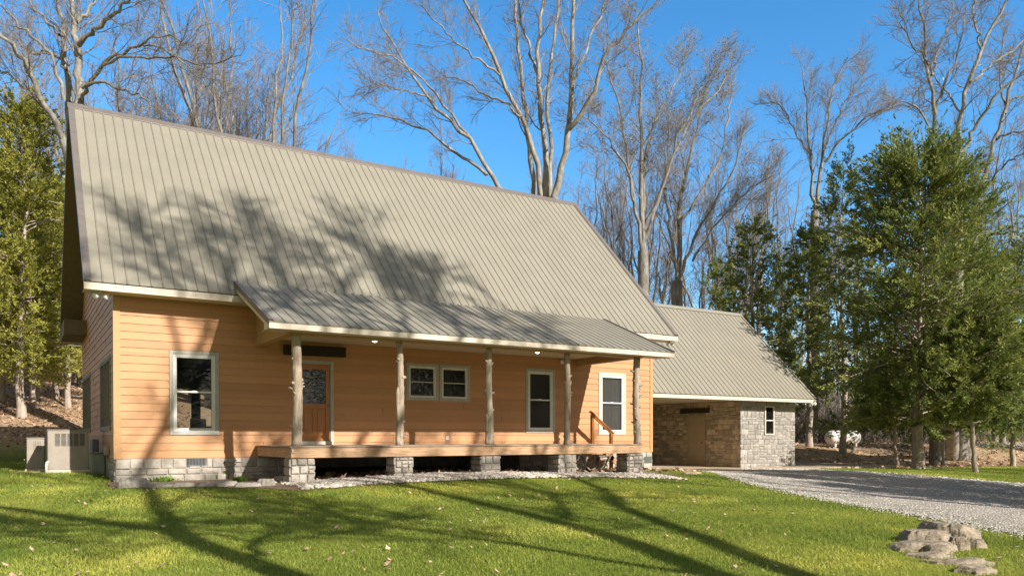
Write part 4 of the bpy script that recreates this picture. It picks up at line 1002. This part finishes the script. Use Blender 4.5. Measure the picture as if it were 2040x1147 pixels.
# right-hand tall trees
b = foot(1285, 44)
T = [([b, at(1284, 700, 44), at(1281, 500, 44)], .40, .30)]
Lm = [px_limb([(1281,505),(1278,398),(1276,244),(1276,160),(1277,87),(1270,40)], 44, 44, 15, 3),
 px_limb([(1279,500),(1265,410),(1253,335),(1236,223),(1218,140),(1200,110)], 44, 42, 10, 2.5),
 px_limb([(1262,400),(1253,340),(1218,286),(1176,237),(1150,230)], 43, 41, 7, 2),
 px_limb([(1281,420),(1284,296),(1309,237),(1340,174),(1360,140),(1365,95)], 44, 46, 9, 2.5),
 px_limb([(1284,460),(1309,398),(1330,342),(1350,279),(1390,190),(1440,120)], 44, 43, 9, 2.5),
 px_limb([(1284,480),(1340,314),(1361,262),(1385,223),(1427,188),(1460,140)], 44, 47, 9, 2.5)]
hero('bare_tree', b, T, Lm, 'tall bare tree with upswept limbs between the main roof and the garage roof', 203, A=15, B=10, C=7, up=.10, scale=1.0, twig='twig_grey', buds=.22)
b = foot(1352, 47)
T = [([b, at(1350, 700, 47), at(1349, 560, 47)], .42, .33)]
Lm = [px_limb([(1349,565),(1352,450),(1362,360),(1380,300),(1400,230),(1405,150)], 47, 48, 15, 3),
 px_limb([(1350,560),(1375,500),(1410,420),(1460,350),(1480,260)], 47, 45, 9, 3),
 px_limb([(1349,540),(1332,450),(1325,380),(1335,300),(1330,230)], 47, 49, 9, 3),
 px_limb([(1380,520),(1420,455),(1480,385),(1540,350)], 46, 44, 7, 2),
 px_limb([(1352,450),(1400,380),(1430,330),(1450,250),(1460,180)], 47, 49, 8, 2.5)]
hero('bare_tree', b, T, Lm, 'leaning bare tree with twiggy crown above the middle of the garage ridge', 204, A=15, B=10, C=7, up=.10, scale=1.05, twig='twig_grey', buds=.08)
b = foot(1618, 48)
T = [([b, at(1622, 700, 48), at(1624, 420, 48)], .34, .24)]
Lm = [px_limb([(1624,425),(1614,296),(1607,244),(1605,174),(1600,140)], 48, 48, 10, 2.5),
 px_limb([(1625,420),(1640,296),(1647,227),(1661,157),(1689,115)], 48, 47, 10, 2.5),
 px_limb([(1643,324),(1689,262),(1734,227),(1786,209),(1828,213)], 47.5, 45, 7, 2),
 px_limb([(1640,300),(1670,230),(1700,180),(1720,130)], 47.6, 49, 6, 2),
 px_limb([(1614,320),(1590,270),(1560,215),(1545,200)], 48, 50, 5, 2)]
hero('bare_tree', b, T, Lm, 'slim bare tree with a fan of fine twigs above the cedars right of the garage', 205, A=13, B=9, C=6, up=.09, scale=.95, twig='twig_grey')
b = foot(1866, 37)
T = [([b, at(1868, 700, 37), at(1862, 300, 37)], .34, .21)]
Lm = [px_limb([(1862,300),(1860,258),(1856,157),(1842,105),(1842,52),(1828,0),(1820,-50)], 37, 37, 12, 3),
 px_limb([(1861,240),(1877,174),(1905,122),(1912,80),(1925,20)], 37, 38, 8, 2.5),
 px_limb([(1856,150),(1870,100),(1890,50),(1900,-10)], 37, 39, 6, 2),
 px_limb([(1860,270),(1830,215),(1800,200),(1770,215)], 37, 36, 6, 2),
 px_limb([(1850,130),(1820,90),(1800,60),(1790,20)], 37, 36, 5, 2)]
hero('bare_tree', b, T, Lm, 'straight bare tree rising out of the top of the largest cedar', 206, A=11, B=7, C=4, scale=.8, twig='twig')
b = ground_at(1888, 914); b[2] -= .05
T = [([b, b+np.array([.1, 0, .5]), at(1897, 800, 36.5), at(1907, 560, 36.5), at(1909, 310, 36.5)], .48, .19)]
Lm = [px_limb([(1909,310),(1912,227),(1933,157),(1954,98),(1978,52),(2003,7),(2030,-40)], 36.5, 36, 13, 5),
 px_limb([(1910,307),(1950,237),(1985,195),(2024,150),(2070,125)], 36.5, 35, 10, 4),
 px_limb([(1933,164),(1975,129),(2037,84),(2080,70)], 36.3, 37, 7, 3),
 px_limb([(1912,240),(1895,190),(1860,150),(1830,110)], 36.5, 38, 6, 2),
 px_limb([(1954,98),(1940,40),(1935,-20)], 36.2, 35, 6, 2.5)]
hero('bare_tree', b, T, Lm, 'leaning pale trunk standing just behind the dark cedar trunk by the driveway', 207, 'bark_pale', A=11, B=7, C=4, scale=.8)
b = foot(1915, 42)
T = [([b, at(1920, 700, 42), at(1940, 430, 42)], .36, .24)]
Lm = [px_limb([(1940,430),(1947,398),(1964,331),(1985,279),(2003,227),(2024,140),(2045,60)], 42, 42, 13, 5),
 px_limb([(1985,279),(2020,262),(2060,255)], 42, 41, 6, 3), px_limb([(1950,390),(2000,330),(2050,300)], 42, 40, 7, 3),
 px_limb([(2003,227),(1990,150),(2000,60)], 42, 44, 6, 2.5), px_limb([(2010,200),(2045,190),(2080,150)], 42, 43, 5, 2)]
hero('bare_tree', b, T, Lm, 'bare tree with a long trunk leaning right at the right edge of the view', 208, A=10, B=7, C=4, scale=.85)

# procedural bare trees, copied through the woods
def wild(name, label, seed, H=16, stems=3, group=None, twig='twig_grey', bark='bark', A=9, B=6, C=5, wide=.25, cat='tree', sc=.9, fork=.3):
    r = np.random.default_rng(seed); root = thing(name, (0, 0, 0), label, cat, group); z = np.zeros(3); LP, LR = [], []
    P, q = poly([(0, 0, -.3), (r.normal(0, .1), r.normal(0, .1), H*fork*.6), (r.normal(0, .25), r.normal(0, .25), H*fork)], H*.011, H*.0078, 10, r, .02)
    top = P[-1]; parts = [(P[None], q[None], 8)]
    for s in range(stems):
        a = s*6.28/stems+r.uniform(0, 2); w_ = wide*H*r.uniform(.3, 1.0)*(1 if s else .25); hh = H*r.uniform(.82, 1.0)
        pts = [top, top*.6+np.array([math.cos(a)*w_*.35, math.sin(a)*w_*.35, H*(fork+.2)])*1.0, (math.cos(a)*w_*.75, math.sin(a)*w_*.75, H*.75), (math.cos(a)*w_, math.sin(a)*w_, hh)]
        pts[1][2] = H*(fork+.2); P, q2 = poly(pts, H*.0056, H*.0013, 16, r, .07); LP.append(P); LR.append(q2)
    LP, LR = np.array(LP), np.array(LR); parts.append((LP, LR, 6)); k = H/16
    c1, c2, c3, ce = crown_parts(LP, LR, r, A, B, C, sc*k, rmin=.005)
    parts.append((c1[0], c1[1], 4)); obj('trunk', mesh_tubes('trunk', parts, M[bark], z), root)
    obj('crown', mesh_tubes('crown', [(c2[0], c2[1], 3), (c3[0], c3[1], 3), (ce[0], ce[1], 3)], M[twig], z), root); return root
def copy_tree(src, loc, rz, sc, label, group):
    c = src.copy(); link(c); c.location = loc; c.rotation_euler = (0, 0, rz); c.scale = (sc, sc, sc); c['label'] = label; c['group'] = group
    for ch in list(src.children):
        q = ch.copy(); link(q); q.parent = c
    return c
protos = [wild('woodland_tree', 'x', 300+i, 16, (3, 4, 5, 2, 4)[i], wide=(.22, .30, .26, .15, .34)[i], fork=(.3, .22, .35, .45, .2)[i], A=(11, 10, 9, 13, 10)[i], B=7, C=5) for i in range(5)]
used = set()
def plant(kind, x, y, sc, rz, label, group):
    src = protos[kind]; loc = (x, y, G(x, y)-.1)
    if kind not in used:
        used.add(kind); src.location = loc; src.rotation_euler = (0, 0, rz); src.scale = (sc,)*3; src['label'] = label; src['group'] = group; return src
    return copy_tree(src, loc, rz, sc, label, group)
rt = random.Random(5)
def row(us, ds, scs, label, group):
    for u in us:
        d = rt.uniform(*ds); p = at(u+rt.uniform(-14, 14), 884, d); plant(rt.randrange(5), p[0], p[1], rt.uniform(*scs)*1.3, rt.uniform(0, 6.28), label, group)
row(range(170, 560, 21), (44, 58), (.86, 1.10), 'bare woodland tree with pale upright limbs above the left half of the roof ridge', 'bare trees on the slope behind the left half of the roof')
row([468, 505], (42, 46), (1.14, 1.2), 'tall thin bare tree whose top stands clear above the left part of the ridge', 'tall bare trees standing out above the ridge')
row([572, 595, 620, 645, 670], (58, 68), (.80, .92), 'small distant bare tree with a rounded top where the ridge meets open sky', 'distant bare trees behind the roof')
row(range(695, 1070, 24), (52, 70), (.82, 1.0), 'brownish bare tree low behind the middle of the roof ridge', 'bare trees behind the middle of the roof')
row(range(1120, 1250, 24), (52, 66), (.88, 1.05), 'bare tree with fine twigs between the central tree and the garage roof', 'bare trees behind the right slope of the roof')
row(range(1255, 1560, 24), (54, 66), (.9, 1.12), 'grey bare tree in the thicket above the garage roof', 'bare trees behind the garage')
row(range(1565, 1790, 26), (56, 68), (.75, .95), 'thin bare tree behind the cedars right of the garage', 'bare trees behind the cedars')
row(range(1900, 2080, 26), (48, 62), (.85, 1.05), 'thin bare tree behind the cedars at the right edge', 'bare trees at the right edge')
row(range(-70, 165, 24), (50, 64), (.85, 1.05), 'bare tree on the wooded slope left of the house', 'bare trees on the slope left of the house')

# ---- cedars
def cedar(name, label, seed, H, R0, clear=.14, full=.5, n1=130, group=None, leaf='cedar', m3=7, dens=1.0, face=(.09, .21), shape=1.0, trunk_r=.2, gap=0.0):
    r = np.random.default_rng(seed); root = thing(name, (0, 0, 0), label, 'cedar tree', group); z0 = np.zeros(3)
    P, q = poly([(0, 0, -.3), (r.normal(0, .08), r.normal(0, .08), H*.3), (r.normal(0, .15), r.normal(0, .15), H*.7), (0, 0, H*.97)], trunk_r, .02, 18, r, .03)
    q[0] *= 1.35; q[1] *= 1.1
    k = n1; t = clear+(1-clear)*(np.arange(k)+r.random(k))/k; hz = t*H; a = np.arange(k)*2.4+r.normal(0, .5, k)
    tt = (t-clear)/(1-clear); prof = np.where(tt < .22, .72+.28*tt/.22, ((1-tt)/.78)**(.62*shape))
    lobes = 1+.22*np.sin(a*2+seed)+.16*np.sin(hz*1.7+a+seed*2)
    ln = R0*prof*lobes*r.uniform(.50, 1.18, k)*np.where(r.random(k) < .12, .4, 1)+.15
    if gap: ln *= np.where(r.random(k) < gap, .45, 1)
    cx = np.stack([np.interp(hz, P[:, 2], P[:, 0]), np.interp(hz, P[:, 2], P[:, 1]), hz], 1); el = r.uniform(.05, .45, k)+.5*tt
    d = np.stack([np.cos(a)*np.cos(el), np.sin(a)*np.cos(el), np.sin(el)], 1); n_ = 8; B = np.zeros((k, n_, 3)); B[:, 0] = cx
    for i in range(1, n_):
        d = d+r.normal(0, .08, d.shape)+np.array([0, 0, -.075]); d /= np.linalg.norm(d, axis=1, keepdims=True); B[:, i] = B[:, i-1]+d*(ln/(n_-1))[:, None]
    Rb = np.clip(ln*.012, .008, .05)[:, None]*np.linspace(1, .3, n_)[None]
    obj('trunk', mesh_tubes('trunk', [(P[None], q[None], 10), (B, Rb, 5)], M['bark_cedar'], z0), root)
    S1, R1 = sub(B, Rb, m3, .12, 1.0, (.25, .75), (.42*R0**.6, 1.15*R0**.6), 6, .10, .035, .6, r, .004)
    S1 = S1[r.random(len(S1)) < dens]
    # sprays along each branchlet: groups of small blades fanning outward
    per = 21; kk = len(S1); f = r.random((kk, per))*.85+.15; s = f*5; i0 = np.clip(s.astype(int), 0, 4); fr = (s-i0)[..., None]; ix = np.arange(kk)[:, None]
    A_, B_ = S1[ix, i0], S1[ix, i0+1]; pos = (A_*(1-fr)+B_*fr).reshape(-1, 3); tn = (B_-A_).reshape(-1, 3); tn /= np.linalg.norm(tn, axis=1, keepdims=True)+1e-9
    pos = pos+r.normal(0, .045, pos.shape); K = len(pos); blades = 3
    pos = np.repeat(pos, blades, 0); tn = np.repeat(tn, blades, 0); d = tn*1.0+r.normal(0, .42, tn.shape)+np.array([0, 0, .15]); d /= np.linalg.norm(d, axis=1, keepdims=True)
    e = np.cross(d, r.normal(size=d.shape)); e /= np.linalg.norm(e, axis=1, keepdims=True)+1e-9; L_ = r.uniform(*face, len(d))[:, None]; w_ = L_*r.uniform(.09, .16, (len(d), 1))
    V = np.stack([pos, pos+d*L_*.5+e*w_, pos+d*L_, pos+d*L_*.5-e*w_], 1).reshape(-1, 3)
    tb = np.repeat(np.repeat(r.random(kk), per), blades); tin = np.clip(.55*tb+.25+r.normal(0, .14, len(d)), 0, 1)
    obj('crown', fast_mesh('crown', V, np.arange(len(V)).reshape(-1, 4), M[leaf], tin), root); return root
def put(o, u, v=None, d=None, rz=0, sc=None):
    p = ground_at(u, v) if v else foot(u, d); o.location = p; o.rotation_euler = (0, 0, rz)
    if sc: o.scale = sc
    return o
cd1 = put(cedar('cedar_tree', 'largest dark green cedar, its trunk at the near edge of the grass by the driveway', 401, 12.9, 4.7, .14, n1=200, m3=14, shape=.95, trunk_r=.24, face=(.09, .21)), 1828, 934)
cd2 = put(cedar('cedar_tree', 'open-crowned cedar whose pale trunk stands in front of the white tank', 402, 14.6, 2.5, .20, n1=105, m3=7, trunk_r=.165, dens=.7, gap=.35, shape=.7), 1680, 903)
cd3 = put(cedar('cedar_tree', 'cedar with a bare pale lower trunk just right of the stone garage', 403, 11.5, 2.0, .24, n1=95, m3=8, trunk_r=.18, dens=.75, gap=.3), 1612, 889)
cd4 = put(cedar('cedar_tree', 'yellowish loose cedar rising behind the right end of the garage roof', 404, 12.2, 2.6, .15, n1=110, m3=7, trunk_r=.2, dens=.72, gap=.35, shape=.8), 1500, d=44)
cd5 = put(cedar('cedar_tree', 'small bright green cedar on a thin dark trunk at the right of the driveway', 405, 5.6, 1.75, .32, n1=80, m3=8, trunk_r=.10, shape=.6), 1945, 940)
cd6 = put(cedar('cedar_tree', 'broad dark cedar filling the right edge of the view', 406, 13.5, 4.4, .12, n1=130, m3=8, trunk_r=.3, shape=.7), 2065, d=50)
G2 = 'cedars in the second row right of the garage'
def cp(src, u, d, rz, sc, lab, grp=None):
    c = copy_tree(src, foot(u, d), rz, 1, lab, grp or G2); c.scale = sc; return c
cp(cd1, 1930, 43, 2.1, (.95, .95, .86), 'dark cedar behind and right of the leaning pale trunk')
cp(cd4, 1560, 50, 1.0, (.9, .9, .95), 'loose cedar behind the trees right of the garage gable')
cp(cd4, 1440, 50, 3.0, (.75, .75, .93), 'thin cedar above the middle of the garage roof')
cp(cd5, 1790, 36, 1.0, (1.0, 1.0, .95), 'low bright cedar growing under the largest cedar')
cp(cd5, 2015, 35, 2.6, (1.25, 1.25, 1.0), 'low green cedar at the lower right edge beside the lane')
cp(cd6, 1870, 56, .5, (1.0, 1.0, .8), 'distant cedar behind the leaning pale trunk')
# left cedars
cl1 = put(cedar('cedar_tree', 'tallest yellow-green cedar at the left edge, with a pale trunk in sun', 411, 14.0, 3.2, .13, n1=160, m3=8, leaf='cedar_left', trunk_r=.19, dens=.9, gap=.2, shape=.9), 43, 832)
cl2 = put(cedar('cedar_tree', 'yellow-green cedar with a dark trunk beside the back corner of the house', 412, 11.0, 2.8, .19, n1=110, m3=8, leaf='cedar_left', trunk_r=.15, dens=.95), 136, 811)
GL = 'cedars on the slope left of the house'
for (u, v, rz, sc, lab) in ((66, 809, 1, (.9, .9, .8), 'cedar just behind the tallest cedar on the left slope'), (78, 797, 3, (1.1, 1.1, 1.0), 'cedar deeper in the woods between the two near cedars'), (5, 800, 5, (1.1, 1.1, 1.1), 'cedar cut by the left edge of the view'), (110, 795, 2, (1.1, 1.1, 1.0), 'bushy cedar behind the back eave of the house'), (-50, 830, 4, (1, 1, 1), 'cedar beyond the left edge of the view')):
    copy_tree(cl2, ground_at(u, v), rz, 1, lab, GL).scale = sc
# dark massive trunk far right
# ---- trees outside the frame whose shadows cross the lawn, the wall and the roof
T = [([(3.4, -24.5, -1.5), (3.7, -24.5, 3), (4.05, -24.5, 6.9), (4.5, -24.5, 9.1)], .25, .19)]
Lm = [([(4.5, -24.5, 9.1), (3.9, -24.5, 10.4), (3.5, -24.5, 11.5), (3.0, -24.6, 14), (2.7, -24.8, 18)], .15, .03), ([(4.5, -24.5, 9.1), (6.2, -24.5, 12.2), (7.9, -24.5, 15), (9.3, -24.5, 18.6), (11, -24.6, 23)], .15, .03),
 ([(4.2, -24.5, 7.4), (4.9, -24.5, 8.35), (6.2, -24.4, 9.0), (7.6, -24.3, 9.6)], .08, .02), ([(4.9, -24.5, 8.35), (4.5, -24.3, 9.0), (4.0, -24.2, 10)], .05, .015),
 ([(7.0, -24.5, 13.4), (6.2, -24.6, 16), (6.0, -24.8, 20)], .08, .02), ([(8.4, -24.5, 16.2), (10.4, -24.4, 18.2), (12.5, -24.2, 21)], .09, .02), ([(8.8, -24.5, 17.4), (8.4, -24.7, 20), (8.6, -24.8, 23)], .08, .02), ([(5.4, -24.5, 10.8), (7.5, -24.2, 12.6), (10, -24, 14)], .06, .02)]
hero('bare_tree', (3.4, -24.5, -1.6), T, Lm, 'tall forked tree outside the frame that throws the branching shadow on the left lawn', 221, A=12, B=8, C=3, scale=1.0, rmin=.013, thin=1.1, group='trees outside the frame that cast shadows')
T = [([(5.2, -25.2, -1.6), (5.6, -25.3, 1), (6.3, -25.3, 3.6)], .28, .24)]
Lm = [([(6.3, -25.3, 3.6), (7.6, -25.3, 6.0), (9.85, -25.3, 8.6), (11.2, -25.3, 12), (12.5, -25.2, 17), (13.2, -25.2, 23)], .19, .03), ([(6.3, -25.3, 3.6), (9.0, -25.3, 6.1), (11.7, -25.3, 9.2), (15.9, -25.2, 12), (17.2, -25.1, 16), (18, -25, 20)], .17, .03),
 ([(11.8, -25.3, 14.2), (14.4, -25, 17.5), (16.4, -25, 22)], .12, .025), ([(11.2, -25.3, 12), (10.6, -25.4, 16), (9.9, -25.4, 21.5)], .11, .02), ([(12.5, -25.2, 17), (14.4, -25, 20), (15, -25, 24)], .08, .02), ([(12.3, -25.2, 16), (11.4, -25, 19), (11.5, -25, 23.5)], .08, .02),
 ([(7.6, -25.3, 6.0), (7.4, -25.5, 9), (8, -25.7, 13)], .08, .02), ([(9.85, -25.3, 8.6), (13, -25, 11), (14.5, -25, 14.5)], .08, .02), ([(16.4, -25.1, 13.5), (16, -25, 18), (15.4, -25, 21.5)], .09, .02)]
hero('bare_tree', (5.2, -25.2, -1.7), T, Lm, 'leaning many-limbed tree outside the frame that shades the middle of the roof', 222, A=15, B=10, C=3, scale=1.15, rmin=.013, thin=1.1, group='trees outside the frame that cast shadows')
T = [([(18.5, -24, -1.8), (18.3, -24, 4), (18.2, -24, 8)], .16, .12)]
Lm = [([(18.2, -24, 8), (17.2, -24, 11), (16.9, -24, 15)], .08, .02), ([(18.2, -24, 8), (19.6, -24, 11), (20.4, -24, 15)], .08, .02)]
hero('bare_tree', (18.5, -24, -1.9), T, Lm, 'slender tree outside the frame whose thin shadow crosses the right end of the lawn', 224, A=9, B=7, C=3, rmin=.010, thin=1.0, group='trees outside the frame that cast shadows')
for (x, y, rz, sc, lab) in ((23.2, -12.5, 1, (.55, .55, .62), 'cedar outside the frame nearest the garage that shades the driveway'), (20.8, -14.8, 3, (.55, .55, .60), 'cedar outside the frame shading the middle of the driveway'), (18.6, -18.5, 5, (.5, .5, .56), 'cedar outside the frame shading the near end of the driveway')):
    c = copy_tree(cd1, (x, y, G(x, y)), rz, 1, lab, 'trees outside the frame that cast shadows'); c.scale = sc
for (x, y, k, sc) in ((31, -19, 1, .7), (36, -17, 2, .9), (42, -12, 0, .9), (24, -24, 3, .8)):
    plant(k, x, y, sc, rt.uniform(0, 6), 'bare tree outside the frame on the right that dapples the driveway', 'trees outside the frame that cast shadows')

for (x, y, k, sc) in ((-24, -50, 0, 1.1), (-16, -56, 1, 1.2), (-9, -48, 2, 1.0), (-3, -55, 3, 1.2), (4, -50, 4, 1.1), (11, -57, 0, 1.2), (17, -49, 1, 1.1), (24, -55, 2, 1.2), (31, -48, 3, 1.1), (38, -54, 4, 1.2), (46, -46, 0, 1.2), (54, -52, 1, 1.2)):
    plant(k, x, y, sc, rt.uniform(0, 6), 'bare tree in the treeline behind the viewer, mirrored in the window panes', 'trees mirrored in the windows')
for (x, y, rz, sc, lab) in ((-12, -46, 0, .9, 'cedar in the treeline behind the viewer, mirrored in the left window'), (8, -47, 2, .9, 'cedar in the treeline behind the viewer, mirrored in the door glass'), (28, -46, 4, .9, 'cedar in the treeline behind the viewer, mirrored in the right windows')):
    copy_tree(cd1, (x, y, G(x, y)), rz, sc, lab, 'trees mirrored in the windows')
# ---- thickets
def thicket(name, boxes, m_, label, seed, hgt=(1.0, 3.2), rad=(.006, .02)):
    r = np.random.default_rng(seed); Ps = []
    for (u0, u1, d0, d1, k) in boxes:
        u = r.uniform(u0, u1, k); d = r.uniform(d0, d1, k); x = CAM[0]+sy*d+cy*(u-1020)/FPX*d; y = CAM[1]+cy*d-sy*(u-1020)/FPX*d; Ps.append(np.column_stack([x, y, gz(x, y)-.05]))
    P0_ = np.concatenate(Ps); k = len(P0_); n_ = 7; P = np.zeros((k, n_, 3)); P[:, 0] = P0_; h = r.uniform(*hgt, k)*r.uniform(.5, 1, k); d = r.normal(0, .3, (k, 3)); d[:, 2] = 1
    for i in range(1, n_):
        d = d+r.normal(0, .22, d.shape)*np.array([1, 1, .6]); d /= np.linalg.norm(d, axis=1, keepdims=True); P[:, i] = P[:, i-1]+d*(h/(n_-1))[:, None]
    Rr = r.uniform(*rad, k)[:, None]*np.linspace(1, .35, n_)[None]
    Q, Rq = sub(P, Rr, 5, .2, 1, (.4, 1.1), (.4, 1.3), 5, .25, .0, .6, r, .004)
    return tag(obj(name, mesh_tubes(name, [(P, Rr, 4), (Q, Rq, 3)], m_, np.zeros(3))), label, 'undergrowth', kind='stuff')
thicket('undergrowth', [(1560, 1900, 49, 58, 1500), (1850, 2080, 62, 75, 900), (1560, 2080, 75, 110, 900)], M['twig'], 'tangled bare undergrowth behind the white tank and the lane', 501, (2, 5.5), (.009, .03))
thicket('undergrowth', [(-120, 200, 50, 60, 1400), (-120, 200, 60, 85, 900)], M['twig'], 'tangled bare undergrowth on the slope left of the house', 502, (2, 6), (.009, .03))
thicket('far_woods', [(150, 700, 62, 95, 1300), (680, 1250, 66, 110, 1500), (1250, 2080, 66, 120, 2600), (-200, 200, 70, 110, 500)], M['twig_grey'], 'far grey-brown woods seen between the nearer trees', 503, (7, 18), (.03, .08))
# ------------------------------------------------------------------ small things
def ac_unit(name, x0, x1, y0, y1, z0, z1, label):
    t = thing(name, ((x0+x1)/2, (y0+y1)/2, z0), label, 'air conditioner', 'air conditioner units beside the house')
    mb = MB(); mb.bev(x0-.04, x1+.04, y0-.05, y1+.05, z0-.08, z0+.06, .01); mb.build('base_pad', M['trim'], t)
    mb = MB(); mb.bev(x0, x1, y0, y1, z0+.062, z1-.03, .012); mb.bev(x0-.012, x1+.012, y0-.012, y1+.012, z1-.029, z1, .012); mb.bev((x0+x1)/2+.02, (x0+x1)/2+.028, y0-.004, y0+.002, z0+.08, z1-.36*(z1-z0), .001)
    mb.box((x0+x1)/2-.26, (x0+x1)/2-.24, y0-.006, y0, z0+.3, z0+.33); mb.build('cabinet', M['ac'], t)
    mb = MB(); n_ = 11; hh = .30*(z1-z0)
    for c in range(5):
        a = x0+.16+c*(x1-x0-.22)/5; b_ = a+(x1-x0-.22)/5-.025
        for i in range(n_): zz = z1-.09-hh+hh*i/n_; mb.box(a, b_, y0-.005, y0-.001, zz, zz+hh/n_*.55)
    for i in range(n_): zz = z1-.09-hh+hh*i/n_; mb.box(x0-.005, x0-.001, y0+.08, y1-.08, zz, zz+hh/n_*.5)
    mb.build('louvers', M['ac_dark'], t)
    mb = MB(); cx, cyy = (x0+x1)/2, (y0+y1)/2
    for q in (.1, .17, .24): mb.lathe([(q, z1+.015), (q+.012, z1+.015), (q+.012, z1+.003), (q, z1+.003), (q, z1+.015)], (cx, cyy, 0), 'z', 20)
    mb.build('fan_grille', M['ac_dark'], t); return t
ac_unit('air_conditioner', -1.27, -.37, 2.5, 3.35, -.37, .70, 'taller beige outdoor air conditioner unit nearest the house wall')
ac_unit('air_conditioner', -1.70, -1.30, 4.0, 4.7, -.39, .50, 'smaller beige air conditioner unit behind and left of the taller one')
mb = MB(); mb.bev(-1.24, -1.14, 4.80, 4.84, .40, .44, .01)
t = thing('drain_pipe', (-1.3, 2.46, -.42), 'short white pipe standing at the left front corner of the taller unit', 'pipe')
mb = MB(); mb.tube([(-1.3, 2.46, -.45), (-1.3, 2.46, -.2), (-1.29, 2.48, -.13), (-1.26, 2.52, -.10)], .03, 8); mb.build('pipe_bend', M['whiteplastic'], t, True)
mb = MB(); mb.bev(-.36, -.05, 1.7, 2.2, -.42, .10, .015); mb.bev(-.38, -.03, 1.68, 2.22, .101, .14, .012)
t = thing('utility_box', (-.2, 1.95, -.42), 'grey-green utility box on the grass against the side wall', 'utility box'); mb.build('box_shell', M['util'], t)
mb = MB(); mb.bev(-.33, -.08, 1.688, 1.699, -.36, .06, .003); mb.build('box_door', M['util'], t)
mb = MB(); mb.bev(-1.95, -1.35, 2.9, 3.5, -.5, -.365, .01); pv = mb.build('paving_slab', M['concrete']); tag(pv, 'flat tan paving slab in the grass in front of the smaller air conditioner', 'paving slab')
# propane tank
pt = ground_at(1680, 897); pt = at(1679, 884, 43); gt = G(pt[0], pt[1])
t = thing('propane_tank', (pt[0], pt[1], gt), 'white horizontal gas tank standing among the trees right of the garage', 'gas tank')
ax = np.array([cy, -sy, 0]); ax = ax*math.cos(.25)+np.array([sy, cy, 0])*math.sin(.25); ctr = np.array([pt[0], pt[1], gt+.60]); rad, hl = .39, 1.12; pr_ = []
for k in range(9): q = -math.pi/2+math.pi/2*k/8; pr_.append((rad*math.cos(q), -hl+rad+rad*.8*math.sin(q)))
pr_ += [(r_, -z_) for r_, z_ in pr_[::-1]]
mb = MB(); mb.lathe(pr_, (0, 0, 0), 'x', 28); V = mb.v[0]; ca, sa = ax[0], ax[1]; mb.v[0] = np.column_stack([V[:, 0]*ca-V[:, 1]*sa, V[:, 0]*sa+V[:, 1]*ca, V[:, 2]])+ctr; mb.build('tank_body', M['tank'], t, True)
mb = MB(); mb.lathe([(.001, .20), (.10, .19), (.155, .14), (.165, .0)], ctr+np.array([0, 0, rad-.03]), 'z', 20); mb.build('dome_cover', M['tank'], t, True)
mb = MB()
for s in (-1, 1):
    c = ctr+ax*s*.65; mb.obox(c-np.array([0, 0, rad+.01]), ax*.05, np.array([-ax[1], ax[0], 0])*.28, np.array([0, 0, .07]))
mb.build('foot', M['tank'], t)
for s, lab in ((-1, 'cinder block under the left foot of the white tank'), (1, 'cinder block with open cores under the right foot of the white tank')):
    c = ctr+ax*s*.65-np.array([0, 0, rad+.185]); mb = MB(); nv = np.array([-ax[1], ax[0], 0])
    for e in (-1, 0, 1): mb.obox(c+nv*e*.17, ax*.10, nv*.022, np.array([0, 0, .1]))
    for e in (-1, 1): mb.obox(c+ax*e*.08, ax*.02, nv*.147, np.array([0, 0, .1]))
    tag(mb.build('cinder_block', M['block']), lab, 'cinder block', 'cinder blocks under the tank')
# a few items seen through the left window: a round table with two chairs
tb = thing('dining_table', (3.2, 5.2, .08), 'dark dining table seen through the left front window', 'table')
mb = MB(); mb.lathe([(.001, .76), (.6, .76), (.6, .72), (.001, .72)], (3.2, 5.2, .08), 'z', 24); mb.build('tabletop', M['stain'], tb)
mb = MB(); mb.lathe([(.05, .72), (.05, .1), (.3, .02), (.3, 0)], (3.2, 5.2, .08), 'z', 16); mb.build('pedestal', M['stain'], tb)
for k, (x, y) in enumerate(((2.6, 4.5), (3.9, 4.7))):
    ch = thing('dining_chair', (x, y, .08), ('white chair left of the table behind the left front window', 'white chair right of the table behind the left front window')[k], 'chair', 'chairs at the dining table')
    mb = MB(); mb.bev(x-.22, x+.22, y-.22, y+.22, .5, .54, .01); mb.build('seat', M['trim'], ch)
    for sx in (-1, 1):
        for s2 in (-1, 1): mb = MB(); mb.box(x+sx*.19-.02, x+sx*.19+.02, y+s2*.19-.02, y+s2*.19+.02, .085, .5 if s2 > 0 else .499); mb.build('leg', M['trim'], ch)
    mb = MB(); mb.bev(x-.22, x+.22, y-.24, y-.2, .6, 1.05, .01); mb.build('backrest', M['trim'], ch)
